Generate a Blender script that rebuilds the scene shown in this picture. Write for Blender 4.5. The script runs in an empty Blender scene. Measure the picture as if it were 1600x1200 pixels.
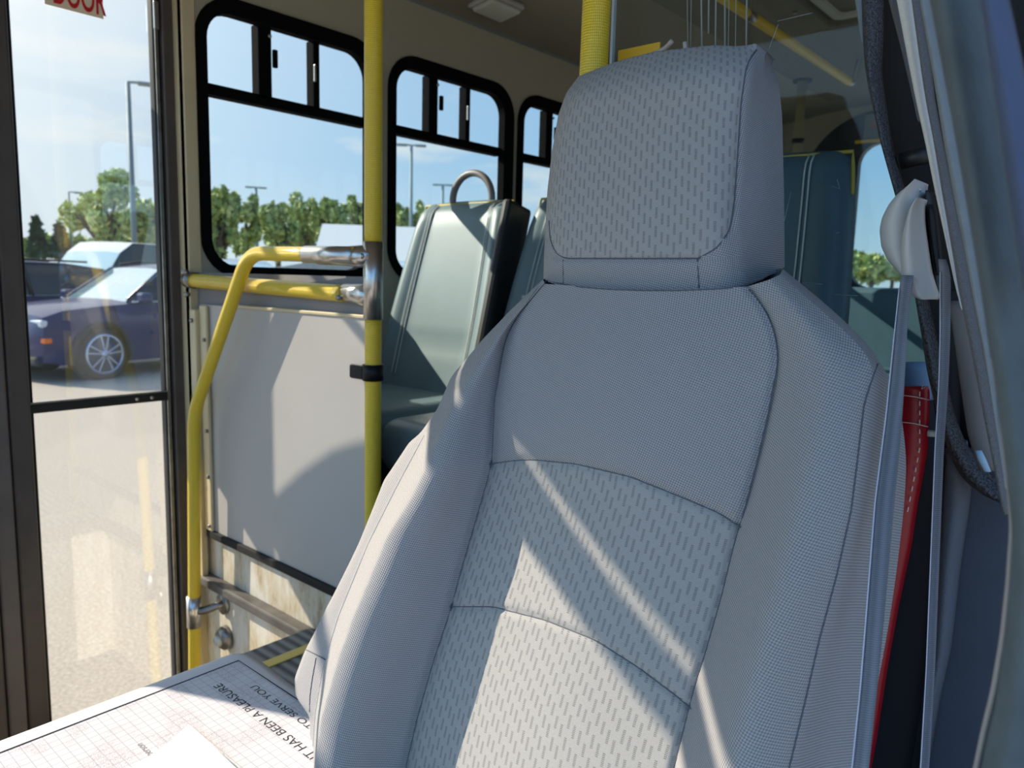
import bpy, bmesh, math, random
import numpy as np
from mathutils import Vector, Matrix, geometry
from mathutils.bvhtree import BVHTree
random.seed(7); rng = np.random.default_rng(7)
SC = bpy.context.scene; COL = SC.collection
R_ = math.radians

# ------------------------------------------------------------ camera
F = 1184.4                                   # focal length in pixels of a 1600x1200 frame
_ey = np.array([1035, 134, -F]); _ey = _ey / np.linalg.norm(_ey)
_ax = -np.array([-1381, 198, -F]); _ax = _ax - _ey * _ax.dot(_ey); _ex = _ax / np.linalg.norm(_ax)
_ez = np.cross(_ex, _ey)
RM = np.array([_ex, _ey, _ez])               # camera -> world rotation (rows are world axes in camera space)
EYE = np.array([0, 0, 1.7])
cd = bpy.data.cameras.new('camera'); cam = bpy.data.objects.new('camera', cd); COL.objects.link(cam)
cd.sensor_width = 36; cd.sensor_fit = 'HORIZONTAL'; cd.lens = 36 * F / 1600; cd.clip_start = .02; cd.clip_end = 600
cam.matrix_world = Matrix.Translation(Vector(EYE)) @ Matrix(RM.tolist()).to_4x4()
cd.dof.use_dof = True; cd.dof.focus_distance = .80; cd.dof.aperture_fstop = 9
SC.camera = cam

# ------------------------------------------------------------ light
SUN_AZ, SUN_EL = 66, 32                      # degrees from the bus's nose towards the curb side, and elevation
SUNV = Vector((-math.sin(R_(SUN_AZ)) * math.cos(R_(SUN_EL)), -math.cos(R_(SUN_AZ)) * math.cos(R_(SUN_EL)), math.sin(R_(SUN_EL))))
sd = bpy.data.lights.new('sun', 'SUN'); sd.energy = 8.0; sd.angle = R_(.4); sd.color = (1, .87, .70)
so = bpy.data.objects.new('sun', sd); COL.objects.link(so); so.rotation_euler = SUNV.to_track_quat('Z', 'Y').to_euler(); so.location = (-20, -12, 15)
SC.view_settings.view_transform = 'Standard'; SC.view_settings.look = 'None'
SC.view_settings.exposure = 0; SC.view_settings.gamma = 1; SC.view_settings.use_curve_mapping = False
SC.cycles.max_bounces = 10; SC.cycles.transparent_max_bounces = 24; SC.cycles.use_denoising = True
SC.cycles.sample_clamp_indirect = 8; SC.cycles.caustics_reflective = False; SC.cycles.caustics_refractive = False

def lin(r, g=None, b=None):
    if g is None: r, g, b = r
    f = lambda c: ((c / 255 + .055) / 1.055) ** 2.4 if c > 10.3 else c / 255 / 12.92
    return (f(r), f(g), f(b), 1)

W = bpy.data.worlds.new('sky'); SC.world = W; W.use_nodes = True
nt = W.node_tree; nt.nodes.clear()
def N(t, **kw):
    n = nt.nodes.new(t)
    for k, v in kw.items(): setattr(n, k, v)
    return n
def L(a, b): nt.links.new(a, b)
def mth(op, a, b=None, c=None, clamp=False):
    n = N('ShaderNodeMath', operation=op); n.use_clamp = clamp
    for i, v in enumerate((a, b, c)):
        if v is None: continue
        if hasattr(v, 'links'): L(v, n.inputs[i])
        else: n.inputs[i].default_value = v
    return n.outputs[0]
def mixc(f, a, b, bt='MIX'):
    n = N('ShaderNodeMix', data_type='RGBA', blend_type=bt)
    for i, v in ((0, f), (6, a), (7, b)):
        if hasattr(v, 'links'): L(v, n.inputs[i])
        else: n.inputs[i].default_value = v
    return n.outputs[2]
def ramp(f, stops):
    n = N('ShaderNodeValToRGB'); e = n.color_ramp.elements
    while len(e) < len(stops): e.new(.5)
    for el, (p, c) in zip(e, stops): el.position = p; el.color = c if len(c) == 4 else (*c, 1)
    L(f, n.inputs[0]); return n.outputs[0]
tc = N('ShaderNodeTexCoord'); sp = N('ShaderNodeSeparateXYZ'); L(tc.outputs['Generated'], sp.inputs[0])
zz = sp.outputs[2]
base = ramp(mth('ADD', zz, .1), [(0, lin(150, 145, 135)), (.09, lin(178, 182, 178)), (.1, lin(208, 228, 238)), (.24, lin(160, 203, 238)), (.45, lin(140, 186, 232)), (1, lin(112, 160, 220))])
dt = N('ShaderNodeVectorMath', operation='DOT_PRODUCT'); L(tc.outputs['Generated'], dt.inputs[0]); dt.inputs[1].default_value = SUNV
sunny = mth('POWER', mth('MAXIMUM', mth('MULTIPLY_ADD', dt.outputs['Value'], .5, .5), 0), 8)
# thin clouds on a dome
mp = N('ShaderNodeMapping'); mp.inputs['Scale'].default_value = (3, 3, 11); L(tc.outputs['Generated'], mp.inputs[0])
nz = N('ShaderNodeTexNoise'); nz.inputs['Scale'].default_value = 1.5; nz.inputs['Detail'].default_value = 7; nz.inputs['Roughness'].default_value = .55; L(mp.outputs[0], nz.inputs[0])
cl = ramp(nz.outputs[0], [(.56, (0, 0, 0)), (.74, (1, 1, 1))])
clm = N('ShaderNodeSeparateColor'); L(cl, clm.inputs[0])
cloud = mth('MULTIPLY', clm.outputs[0], ramp(zz, [(.0, (0, 0, 0)), (.04, (1, 1, 1))]))
col = mixc(mth('MULTIPLY', cloud, .75), base, lin(245, 243, 238))
col = mixc(mth('MULTIPLY', sunny, 2.0, clamp=True), col, (1.35, 1.36, 1.34, 1))
front = ramp(mth('MULTIPLY_ADD', sp.outputs[1], -.5, .5), [(.42, (1, 1, 1)), (.75, (1.12, 1.42, 1.70))])     # unseen sky ahead of the bus boosted and bluer, to fill shaded surfaces
bg = N('ShaderNodeBackground'); L(mixc(1, col, front, 'MULTIPLY'), bg.inputs[0]); bg.inputs[1].default_value = 1.0
out = N('ShaderNodeOutputWorld'); L(bg.outputs[0], out.inputs[0])

# ------------------------------------------------------------ rays through the lens: used only to measure places
def ray(x, y): return RM @ np.array([x - 800, 600 - y, -F])
def onX(x, y, X): d = ray(x, y); return EYE + d * (X / d[0])
def onY(x, y, Y): d = ray(x, y); return EYE + d * (Y / d[1])
def onZ(x, y, Z): d = ray(x, y); return EYE + d * ((Z - 1.7) / d[2])
def far(x, y, D):
    d = ray(x, y); return EYE + d * (D / math.hypot(d[0], d[1]))
def proj(P):
    q = (np.asarray(P) - EYE) @ RM
    return np.stack([800 + F * q[..., 0] / -q[..., 2], 600 - F * q[..., 1] / -q[..., 2]], -1)

# ------------------------------------------------------------ materials
MATS = {}
def mat(name, c, rough=.5, metal=0, spec=.5, noise=0, nscale=30, bump=0, bscale=200, coat=0, fn=None, c2=None):
    if name in MATS: return MATS[name]
    global nt
    m = bpy.data.materials.new(name); m.use_nodes = True; old = nt; nt = m.node_tree
    b = nt.nodes['Principled BSDF']
    b.inputs['Base Color'].default_value = c; b.inputs['Roughness'].default_value = rough; b.inputs['Metallic'].default_value = metal
    b.inputs['Specular IOR Level'].default_value = spec; b.inputs['Coat Weight'].default_value = coat
    t = N('ShaderNodeTexCoord')
    if noise or c2:
        n = N('ShaderNodeTexNoise'); n.inputs['Scale'].default_value = nscale; n.inputs['Detail'].default_value = 6; L(t.outputs['Object'], n.inputs[0])
        lo = c2 or tuple(v * (1 - noise) for v in c[:3]) + (1,)
        L(mixc(ramp(n.outputs[0], [(.35, (0, 0, 0)), (.65, (1, 1, 1))]), lo, c), b.inputs['Base Color'])
    if bump:
        n = N('ShaderNodeTexNoise'); n.inputs['Scale'].default_value = bscale; n.inputs['Detail'].default_value = 3; L(t.outputs['Object'], n.inputs[0])
        bp = N('ShaderNodeBump'); bp.inputs['Strength'].default_value = bump; bp.inputs['Distance'].default_value = .002; L(n.outputs[0], bp.inputs['Height']); L(bp.outputs[0], b.inputs['Normal'])
    if fn: fn(b, t)
    nt = old; MATS[name] = m; return m

def weave_plain(b, t):
    s = N('ShaderNodeSeparateXYZ'); L(t.outputs['UV'], s.inputs[0]); u, v = s.outputs[0], s.outputs[1]
    k = 2 * math.pi / .0040
    p = mth('ADD', mth('MULTIPLY', u, k), mth('MULTIPLY', v, k * .62)); q = mth('SUBTRACT', mth('MULTIPLY', u, k * .55), mth('MULTIPLY', v, k))
    a = mth('MULTIPLY', mth('SINE', p), mth('SINE', q)); h = mth('MULTIPLY_ADD', a, .5, .5)
    L(mixc(h, lin(112, 112, 114), lin(186, 184, 184)), b.inputs['Base Color'])
    bp = N('ShaderNodeBump'); bp.inputs['Strength'].default_value = .75; bp.inputs['Distance'].default_value = .0008; L(h, bp.inputs['Height']); L(bp.outputs[0], b.inputs['Normal'])
def weave_dash(b, t):
    s = N('ShaderNodeSeparateXYZ'); L(t.outputs['UV'], s.inputs[0]); u, v = s.outputs[0], s.outputs[1]
    cu = mth('DIVIDE', u, .0072); col_ = mth('FLOOR', cu); fu = mth('SUBTRACT', mth('FRACT', cu), .5)
    wn = N('ShaderNodeTexWhiteNoise', noise_dimensions='1D'); L(col_, wn.inputs['W'])
    off = mth('MULTIPLY_ADD', mth('MODULO', mth('ADD', col_, 4000), 3), .37, mth('MULTIPLY', wn.outputs[0], .3))
    cv = mth('ADD', mth('DIVIDE', v, .0215), off); fv = mth('FRACT', cv)
    inu = mth('LESS_THAN', mth('ABSOLUTE', fu), .20); inv = mth('LESS_THAN', fv, .60)
    st = mth('MULTIPLY_ADD', mth('SINE', mth('MULTIPLY', v, 2 * math.pi / .0017)), .5, .55, clamp=True)
    d = mth('MULTIPLY', mth('MULTIPLY', inu, inv), st)
    n = N('ShaderNodeTexNoise'); n.inputs['Scale'].default_value = 900; n.inputs['Detail'].default_value = 2; L(t.outputs['UV'], n.inputs[0])
    c = mixc(n.outputs[0], lin(146, 145, 142), lin(178, 176, 172))
    L(mixc(mth('MULTIPLY', d, .55), c, lin(88, 88, 90)), b.inputs['Base Color'])
    h = mth('SUBTRACT', mth('MULTIPLY', n.outputs[0], .5), d)
    bp = N('ShaderNodeBump'); bp.inputs['Strength'].default_value = .5; bp.inputs['Distance'].default_value = .0006; L(h, bp.inputs['Height']); L(bp.outputs[0], b.inputs['Normal'])
def grip(b, t):                               # knurled grip: tiny diamonds
    s = N('ShaderNodeSeparateXYZ'); L(t.outputs['UV'], s.inputs[0]); u, v = s.outputs[0], s.outputs[1]
    a = mth('MULTIPLY', mth('SINE', mth('ADD', mth('MULTIPLY', u, 1050), mth('MULTIPLY', v, 820))), mth('SINE', mth('SUBTRACT', mth('MULTIPLY', u, 1050), mth('MULTIPLY', v, 820))))
    L(mixc(mth('MULTIPLY_ADD', a, .5, .5), lin(206, 166, 14), lin(254, 226, 56)), b.inputs['Base Color'])
    bp = N('ShaderNodeBump'); bp.inputs['Strength'].default_value = .55; bp.inputs['Distance'].default_value = .0012; L(a, bp.inputs['Height']); L(bp.outputs[0], b.inputs['Normal'])
def webbing(b, t):
    s = N('ShaderNodeSeparateXYZ'); L(t.outputs['UV'], s.inputs[0]); u, v = s.outputs[0], s.outputs[1]
    a = mth('SINE', mth('ADD', mth('MULTIPLY', v, 3600), mth('MULTIPLY', mth('SINE', mth('MULTIPLY', u, 420)), 2.2)))
    r = mth('SINE', mth('MULTIPLY', u, 840)); h = mth('MULTIPLY_ADD', mth('ADD', a, r), .25, .5)
    L(mixc(h, lin(84, 90, 100), lin(124, 130, 142)), b.inputs['Base Color'])
    bp = N('ShaderNodeBump'); bp.inputs['Strength'].default_value = .5; bp.inputs['Distance'].default_value = .0006; L(h, bp.inputs['Height']); L(bp.outputs[0], b.inputs['Normal'])
def dirty(b, t):
    n = N('ShaderNodeTexNoise'); n.inputs['Scale'].default_value = 9; n.inputs['Detail'].default_value = 8; n.inputs['Roughness'].default_value = .7
    m2 = N('ShaderNodeMapping'); m2.inputs['Scale'].default_value = (1.8, 1.8, .6); L(t.outputs['Object'], m2.inputs[0]); L(m2.outputs[0], n.inputs[0])
    L(ramp(n.outputs[0], [(.42, lin(226, 220, 208)), (.58, lin(205, 190, 162)), (.72, lin(150, 122, 88))]), b.inputs['Base Color'])
def asphalt(b, t):
    n = N('ShaderNodeTexNoise'); n.inputs['Scale'].default_value = 60; n.inputs['Detail'].default_value = 4; L(t.outputs['Object'], n.inputs[0])
    n2 = N('ShaderNodeTexNoise'); n2.inputs['Scale'].default_value = .8; n2.inputs['Detail'].default_value = 5; L(t.outputs['Object'], n2.inputs[0])
    n3 = N('ShaderNodeTexVoronoi'); n3.inputs['Scale'].default_value = 42; L(t.outputs['Object'], n3.inputs[0])
    c = mixc(ramp(n.outputs[0], [(.3, (0, 0, 0)), (.7, (1, 1, 1))]), lin(150, 138, 126), lin(186, 173, 158))
    c = mixc(mth('MULTIPLY', ramp(n3.outputs[0], [(.0, (1, 1, 1)), (.35, (0, 0, 0))]), .5), c, lin(214, 204, 190))
    L(mixc(mth('MULTIPLY', n2.outputs[0], .5), c, lin(160, 150, 140)), b.inputs['Base Color'])
def paperprint(b, t):
    s = N('ShaderNodeSeparateXYZ'); L(t.outputs['Object'], s.inputs[0]); x, y = s.outputs[0], s.outputs[1]
    g = .0125
    lx = mth('LESS_THAN', mth('FRACT', mth('DIVIDE', mth('ADD', x, 5), g)), .06); ly = mth('LESS_THAN', mth('FRACT', mth('DIVIDE', mth('ADD', y, 5), g)), .06)
    ln = mth('MAXIMUM', lx, ly)
    ins = mth('MULTIPLY', mth('GREATER_THAN', x, -1.008), mth('LESS_THAN', y, .553))
    n = N('ShaderNodeTexNoise'); n.inputs['Scale'].default_value = 900; n.inputs['Detail'].default_value = 1; L(t.outputs['Object'], n.inputs[0])
    n2 = N('ShaderNodeTexNoise'); n2.inputs['Scale'].default_value = 16; n2.inputs['Detail'].default_value = 2; L(t.outputs['Object'], n2.inputs[0])
    spk = mth('MULTIPLY', mth('GREATER_THAN', n.outputs[0], .56), ramp(n2.outputs[0], [(.46, (0, 0, 0)), (.56, (1, 1, 1))]))
    c = mixc(mth('MULTIPLY', mth('MULTIPLY', ln, ins), .5), lin(208, 208, 213), lin(110, 112, 140))
    c = mixc(mth('MULTIPLY', mth('MULTIPLY', spk, ins), .5), c, lin(150, 120, 130)); L(c, b.inputs['Base Color'])
def floor_mat(b, t):
    s = N('ShaderNodeSeparateXYZ'); L(t.outputs['Object'], s.inputs[0])
    r = mth('SINE', mth('MULTIPLY', s.outputs[1], 2 * math.pi / .027)); h = mth('MULTIPLY_ADD', r, .5, .5)
    L(mixc(h, lin(88, 88, 90), lin(150, 150, 148)), b.inputs['Base Color'])
    bp = N('ShaderNodeBump'); bp.inputs['Strength'].default_value = .6; bp.inputs['Distance'].default_value = .003; L(h, bp.inputs['Height']); L(bp.outputs[0], b.inputs['Normal'])
def leafy(ca, cb):
    def f(b, t):
        g = N('ShaderNodeNewGeometry'); n = N('ShaderNodeTexNoise'); n.inputs['Scale'].default_value = 1.2; L(t.outputs['Object'], n.inputs[0])
        rn = mth('ADD', mth('MULTIPLY', g.outputs['Random Per Island'], .6), mth('MULTIPLY', n.outputs[0], .5))
        L(mixc(rn, ca, cb), b.inputs['Base Color']); b.inputs['Subsurface Weight'].default_value = 0
    return f

M = dict(
 fabric=mat('plain_weave_fabric', lin(170, 168, 168), .9, spec=.2, fn=weave_plain),
 insert=mat('dash_pattern_fabric', lin(170, 168, 165), .92, spec=.15, fn=weave_dash),
 seam=mat('seam_thread', lin(92, 96, 104), .9), seamlight=mat('seam_thread_light', lin(170, 170, 172), .9),
 yellow=mat('yellow_grip', lin(240, 205, 40), .32, fn=grip, coat=.3), ysmooth=mat('yellow_paint', lin(238, 200, 40), .45),
 chrome=mat('brushed_steel', lin(205, 202, 198), .30, 1, bump=.05), dchrome=mat('dull_steel', lin(160, 158, 155), .4, 1, noise=.3),
 panel=mat('barrier_laminate', lin(184, 179, 174), .45, noise=.04, nscale=5, bump=.04, bscale=900),
 beige=mat('beige_metal', lin(212, 196, 158), .4, noise=.08, nscale=8), wall=mat('wall_laminate', lin(176, 170, 150), .6, noise=.05, nscale=3),
 greywall=mat('grey_wall_cover', lin(136, 134, 136), .7), ceil=mat('ceiling_vinyl', lin(146, 138, 124), .65, noise=.06, nscale=4),
 dceil=mat('ceiling_panel_dark', lin(120, 116, 104), .7),
 black=mat('black_rubber', lin(22, 22, 24), .5), blackm=mat('black_anodised_frame', lin(20, 20, 24), .45, spec=.25, bump=.03), wframe=mat('matte_black_window_frame', lin(14, 14, 16), .9, spec=.05),
 dark=mat('dark_void_cover', lin(16, 16, 18), .8), brown=mat('dark_bronze_metal', lin(84, 76, 72), .5, noise=.2, nscale=12),
 textured=mat('grained_black_plastic', lin(74, 74, 78), .45, bump=1.0, bscale=420, nscale=520, c2=lin(12, 12, 14)),
 gtext=mat('grained_grey_plastic', lin(112, 112, 114), .6, bump=.8, bscale=900, noise=.35, nscale=900),
 cream=mat('cream_painted_edge', lin(214, 213, 206), .6, noise=.06, nscale=300), greyp=mat('grey_trim_plastic', lin(124, 132, 134), .7, bump=.3, bscale=500, noise=.1, nscale=60),
 band=mat('grey_green_seal', lin(94, 104, 108), .85, spec=.2, noise=.15, nscale=40, bump=.5, bscale=160), blueband=mat('blue_grey_seal', lin(84, 96, 122), .8, spec=.2, noise=.1, nscale=30),
 navy=mat('navy_grey_trim', lin(66, 76, 90), .6, noise=.1, nscale=20), dnavy=mat('dark_navy_trim', lin(40, 44, 54), .6),
 cover=mat('light_grey_plastic', lin(188, 188, 186), .42, bump=.1, bscale=900), strap=mat('belt_webbing', lin(130, 136, 155), .6, fn=webbing),
 red=mat('red_vinyl', lin(170, 22, 40), .35, noise=.1, nscale=20), white=mat('white_thread', lin(235, 230, 225), .8),
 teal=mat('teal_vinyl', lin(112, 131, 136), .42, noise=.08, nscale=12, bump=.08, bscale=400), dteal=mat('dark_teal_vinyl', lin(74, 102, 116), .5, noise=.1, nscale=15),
 stitch=mat('pale_stitch', lin(205, 208, 205), .6), ypipe=mat('yellow_piping', lin(190, 168, 60), .5),
 lens=mat('frosted_lens', lin(205, 208, 200), .4), mat_=mat('ribbed_floor_rubber', lin(110, 110, 110), .7, fn=floor_mat), ystrip=mat('yellow_step_strip', lin(235, 205, 120), .6),
 dirty=mat('dirty_white_metal', lin(220, 215, 200), .55, fn=dirty), nosing=mat('worn_step_nosing', lin(105, 100, 96), .5, noise=.5, nscale=14),
 paper=mat('printed_paper', lin(222, 222, 226), .8, fn=paperprint), plainpaper=mat('white_paper', lin(222, 222, 224), .8), ink=mat('black_ink', lin(40, 42, 48), .8), ink2=mat('grey_ink', lin(135, 130, 132), .8), pinkink=mat('pink_ink', lin(238, 212, 214), .8),
 decal=mat('decal_cream', lin(250, 232, 205), .5), redink=mat('red_ink', lin(214, 30, 40), .5), floor=mat('grey_floor', lin(96, 96, 98), .7, noise=.2),
 asphalt=mat('worn_asphalt', lin(200, 186, 170), .85, fn=asphalt), grass=mat('grass', lin(120, 140, 70), .9, noise=.3, nscale=.3),
 navycar=mat('navy_car_paint', lin(16, 30, 84), .3, coat=.35, metal=0), whitecar=mat('white_car_paint', lin(214, 216, 222), .25, coat=1), silvercar=mat('silver_car_paint', lin(150, 158, 172), .25, metal=.5, coat=1),
 redcar=mat('red_car_paint', lin(150, 50, 45), .25, coat=1),
 carglass=mat('car_glass', lin(150, 184, 192), .08, spec=1, coat=1), darkglass=mat('car_side_glass', lin(18, 22, 30), .08, spec=.8), tire=mat('tire_rubber', lin(38, 38, 40), .8), rim=mat('alloy_rim', lin(190, 200, 220), .25, .7),  # carglass base is pale: the windscreen's sky reflection is put into its colour
 headlamp=mat('headlamp_lens', lin(200, 208, 215), .1, spec=1, coat=1), orange=mat('amber_lens', lin(240, 120, 30), .3),
 pole=mat('galvanised_pole', lin(120, 135, 135), .6), bark=mat('bark', lin(90, 76, 60), .9, noise=.3, nscale=8),
 leafa=mat('leaf_bright', lin(130, 150, 60), .6, fn=leafy(lin(110, 136, 62), lin(226, 232, 150))), leafb=mat('leaf_dark', lin(70, 90, 40), .6, fn=leafy(lin(78, 98, 42), lin(196, 204, 120))), leafc=mat('conifer_green', lin(60, 76, 60), .7, fn=leafy(lin(38, 52, 40), lin(92, 110, 84))),
 roofm=mat('pale_metal_roof', lin(190, 190, 188), .5), sid=mat('pale_siding', lin(225, 225, 228), .7),
)
def glassmat(name, tint, refl, rough=0, haze=0):
    global nt
    m = bpy.data.materials.new(name); m.use_nodes = True; old = nt; nt = m.node_tree; nt.nodes.clear()
    tr = N('ShaderNodeBsdfTransparent'); tr.inputs[0].default_value = tint
    gl = N('ShaderNodeBsdfGlossy'); gl.inputs['Roughness'].default_value = rough; gl.inputs[0].default_value = (1, 1, 1, 1)
    fr = N('ShaderNodeLayerWeight'); fr.inputs[0].default_value = .25
    mx = N('ShaderNodeMixShader'); L(mth('MULTIPLY_ADD', mth('POWER', fr.outputs['Facing'], 3), .6, refl), mx.inputs[0]); L(tr.outputs[0], mx.inputs[1]); L(gl.outputs[0], mx.inputs[2])
    res = mx.outputs[0]
    if haze:
        df = N('ShaderNodeBsdfTranslucent'); df.inputs[0].default_value = (.9, .9, .88, 1); m2 = N('ShaderNodeMixShader'); m2.inputs[0].default_value = haze
        L(res, m2.inputs[1]); L(df.outputs[0], m2.inputs[2]); res = m2.outputs[0]
    o = N('ShaderNodeOutputMaterial'); L(res, o.inputs[0]); nt = old; MATS[name] = m; return m
M['glass'] = glassmat('window_glass', (.90, .95, .96, 1), .012)
M['doorglass'] = glassmat('door_glass', (.95, .97, .97, 1), .075, haze=.012)
M['plexi'] = glassmat('clear_acrylic', (.88, .93, .93, 1), .015, haze=.012)

# ------------------------------------------------------------ object helpers
def tag(o, label=None, cat=None, group=None, kind=None):
    if label: o['label'] = label
    if cat: o['category'] = cat
    if group: o['group'] = group
    if kind: o['kind'] = kind
    return o
def link(name, me, m, parent=None):
    o = bpy.data.objects.new(name, me); COL.objects.link(o)
    if m is not None:
        for q in (m if isinstance(m, (list, tuple)) else [m]): me.materials.append(q)
    if parent is not None:
        o.parent = parent; o.matrix_parent_inverse = Matrix.Translation(-Vector(parent.location))
    return o
def empty(name, loc, label=None, cat=None, group=None):
    o = bpy.data.objects.new(name, None); COL.objects.link(o); o.location = loc; o.empty_display_size = .05
    return tag(o, label, cat, group)
def pyd(name, V, Fc, m, parent=None, smooth=False, uv=None, mi=None):
    me = bpy.data.meshes.new(name); me.from_pydata([tuple(map(float, v)) for v in V], [], [tuple(map(int, f)) for f in Fc])
    if uv is not None:
        l = me.uv_layers.new(name='UVMap'); idx = np.empty(len(me.loops), dtype=int); me.loops.foreach_get('vertex_index', idx)
        l.data.foreach_set('uv', np.asarray(uv, float)[idx].ravel())
    if smooth: me.polygons.foreach_set('use_smooth', [True] * len(me.polygons))
    if mi is not None: me.polygons.foreach_set('material_index', mi)
    me.update(); return link(name, me, m, parent)
def bmo(name, bm, m, parent=None, smooth=False):
    me = bpy.data.meshes.new(name); bmesh.ops.recalc_face_normals(bm, faces=bm.faces); bm.to_mesh(me); bm.free()
    if smooth: me.polygons.foreach_set('use_smooth', [True] * len(me.polygons))
    return link(name, me, m, parent)
def addbox(bm, x0, x1, y0, y1, z0, z1, bev=0, rot=None, seg=2):
    b2 = bmesh.new(); bmesh.ops.create_cube(b2, size=1)
    for v in b2.verts: v.co = Vector(((x0 + x1) / 2 + v.co.x * (x1 - x0), (y0 + y1) / 2 + v.co.y * (y1 - y0), (z0 + z1) / 2 + v.co.z * (z1 - z0)))
    if bev: bmesh.ops.bevel(b2, geom=b2.edges[:], offset=bev, segments=seg, affect='EDGES', profile=.5)
    if rot is not None: bmesh.ops.transform(b2, matrix=rot, verts=b2.verts)
    me = bpy.data.meshes.new('t'); b2.to_mesh(me); b2.free(); bm.from_mesh(me); bpy.data.meshes.remove(me); return bm
def box(name, x0, x1, y0, y1, z0, z1, m, parent=None, bev=0, rot=None, smooth=False):
    bm = bmesh.new(); addbox(bm, x0, x1, y0, y1, z0, z1, bev, rot); return bmo(name, bm, m, parent, smooth)
def fillet(P, r, n=8):
    P = [Vector(p) for p in P]; out = [P[0]]
    for a, b, c in zip(P, P[1:], P[2:]):
        d1 = (a - b); d2 = (c - b); k = min(r, d1.length * .49, d2.length * .49); s = b + d1.normalized() * k; e = b + d2.normalized() * k
        for i in range(n + 1):
            t = i / n; out.append(s * (1 - t) ** 2 + b * 2 * t * (1 - t) + e * t * t)
    return out + [P[-1]]
def tubedata(P, r, ns=16, cap=True, sx=1, up=None):
    P = [Vector(p) for p in P]; V = []; Fc = []; UV = []; L_ = 0
    t0 = (P[1] - P[0]).normalized(); u = t0.orthogonal().normalized() if up is None else (Vector(up) - t0 * Vector(up).dot(t0)).normalized()
    for i, p in enumerate(P):
        t = ((P[min(i + 1, len(P) - 1)] - P[max(i - 1, 0)])).normalized(); u = (u - t * u.dot(t)).normalized(); w = t.cross(u)
        if i: L_ += (p - P[i - 1]).length
        rr = r[i] if hasattr(r, '__len__') else r
        for k in range(ns + 1):
            a = 2 * math.pi * k / ns; V.append(p + u * math.cos(a) * rr * sx + w * math.sin(a) * rr); UV.append((k / ns * 2 * math.pi * rr, L_))
    n1 = ns + 1
    for i in range(len(P) - 1):
        for k in range(ns): Fc.append((i * n1 + k, i * n1 + k + 1, (i + 1) * n1 + k + 1, (i + 1) * n1 + k))
    if cap:
        Fc.append(tuple(range(ns))[::-1]); Fc.append(tuple(range((len(P) - 1) * n1, (len(P) - 1) * n1 + ns)))
    return V, Fc, UV
def tube(name, P, r, m, parent=None, ns=20, **kw):
    V, Fc, UV = tubedata(P, r, ns, **kw); return pyd(name, V, Fc, m, parent, True, UV)
def subdiv(P, step):
    out = [Vector(P[0])]
    for a, b in zip(P, P[1:]):
        a, b = Vector(a), Vector(b); n = max(1, int((b - a).length / step))
        for i in range(1, n + 1): out.append(a.lerp(b, i / n))
    return out
def rrect(a0, a1, b0, b1, r, n=8):
    P = []
    for (ca, cb, s) in ((a1 - r, b1 - r, 0), (a0 + r, b1 - r, 90), (a0 + r, b0 + r, 180), (a1 - r, b0 + r, 270)):
        for i in range(n + 1):
            t = R_(s + 90 * i / n); P.append((ca + r * math.cos(t), cb + r * math.sin(t)))
    return P
def plate(name, outer, holes, to3, t, m, parent=None):
    """a plate with holes: 2-D loops, to3(a, b, depth) gives the place, t the thickness"""
    loops = [outer] + holes; tri = geometry.tessellate_polygon([[Vector((a, b, 0)) for a, b in l] for l in loops])
    flat = [p for l in loops for p in l]; n = len(flat)
    V = [to3(a, b, 0) for a, b in flat] + [to3(a, b, t) for a, b in flat]
    Fc = [tuple(f) for f in tri] + [tuple(i + n for i in f[::-1]) for f in tri]; k = 0
    for l in loops:
        for i in range(len(l)): j = (i + 1) % len(l); Fc.append((k + i, k + j, n + k + j, n + k + i))
        k += len(l)
    bm = bmesh.new(); vs = [bm.verts.new(v) for v in V]
    for f in Fc:
        try: bm.faces.new([vs[i] for i in f])
        except ValueError: pass
    return bmo(name, bm, m, parent)
def text(name, s, origin, xdir, ydir, size, m, parent=None, depth=.0006, sx=1.0, align='LEFT', bold=0):
    cu = bpy.data.curves.new('t', 'FONT'); cu.body = s; cu.size = size; cu.extrude = depth / 2; cu.align_x = align; cu.offset = bold
    o = bpy.data.objects.new('t', cu); COL.objects.link(o)
    dg = bpy.context.evaluated_depsgraph_get(); me = bpy.data.meshes.new_from_object(o.evaluated_get(dg)); bpy.data.objects.remove(o); bpy.data.curves.remove(cu)
    xd = Vector(xdir).normalized(); yd = Vector(ydir).normalized(); zd = xd.cross(yd)
    Mx = Matrix((( xd.x * sx, yd.x, zd.x, origin[0]), (xd.y * sx, yd.y, zd.y, origin[1]), (xd.z * sx, yd.z, zd.z, origin[2]), (0, 0, 0, 1)))
    me.transform(Mx); me.materials.clear(); me.name = name
    return link(name, me, m, parent)
def copy_tree(o, loc, label=None):
    c = o.copy(); COL.objects.link(c); c.location = loc
    if label: c['label'] = label
    def rec(src, dst):
        for ch in list(src.children):
            k = ch.copy(); COL.objects.link(k); k.parent = dst; rec(ch, k)
    rec(o, c); return c
def struct(o): o['kind'] = 'structure'; return o
CW = -2.04                                    # inner face of the curb-side wall
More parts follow.
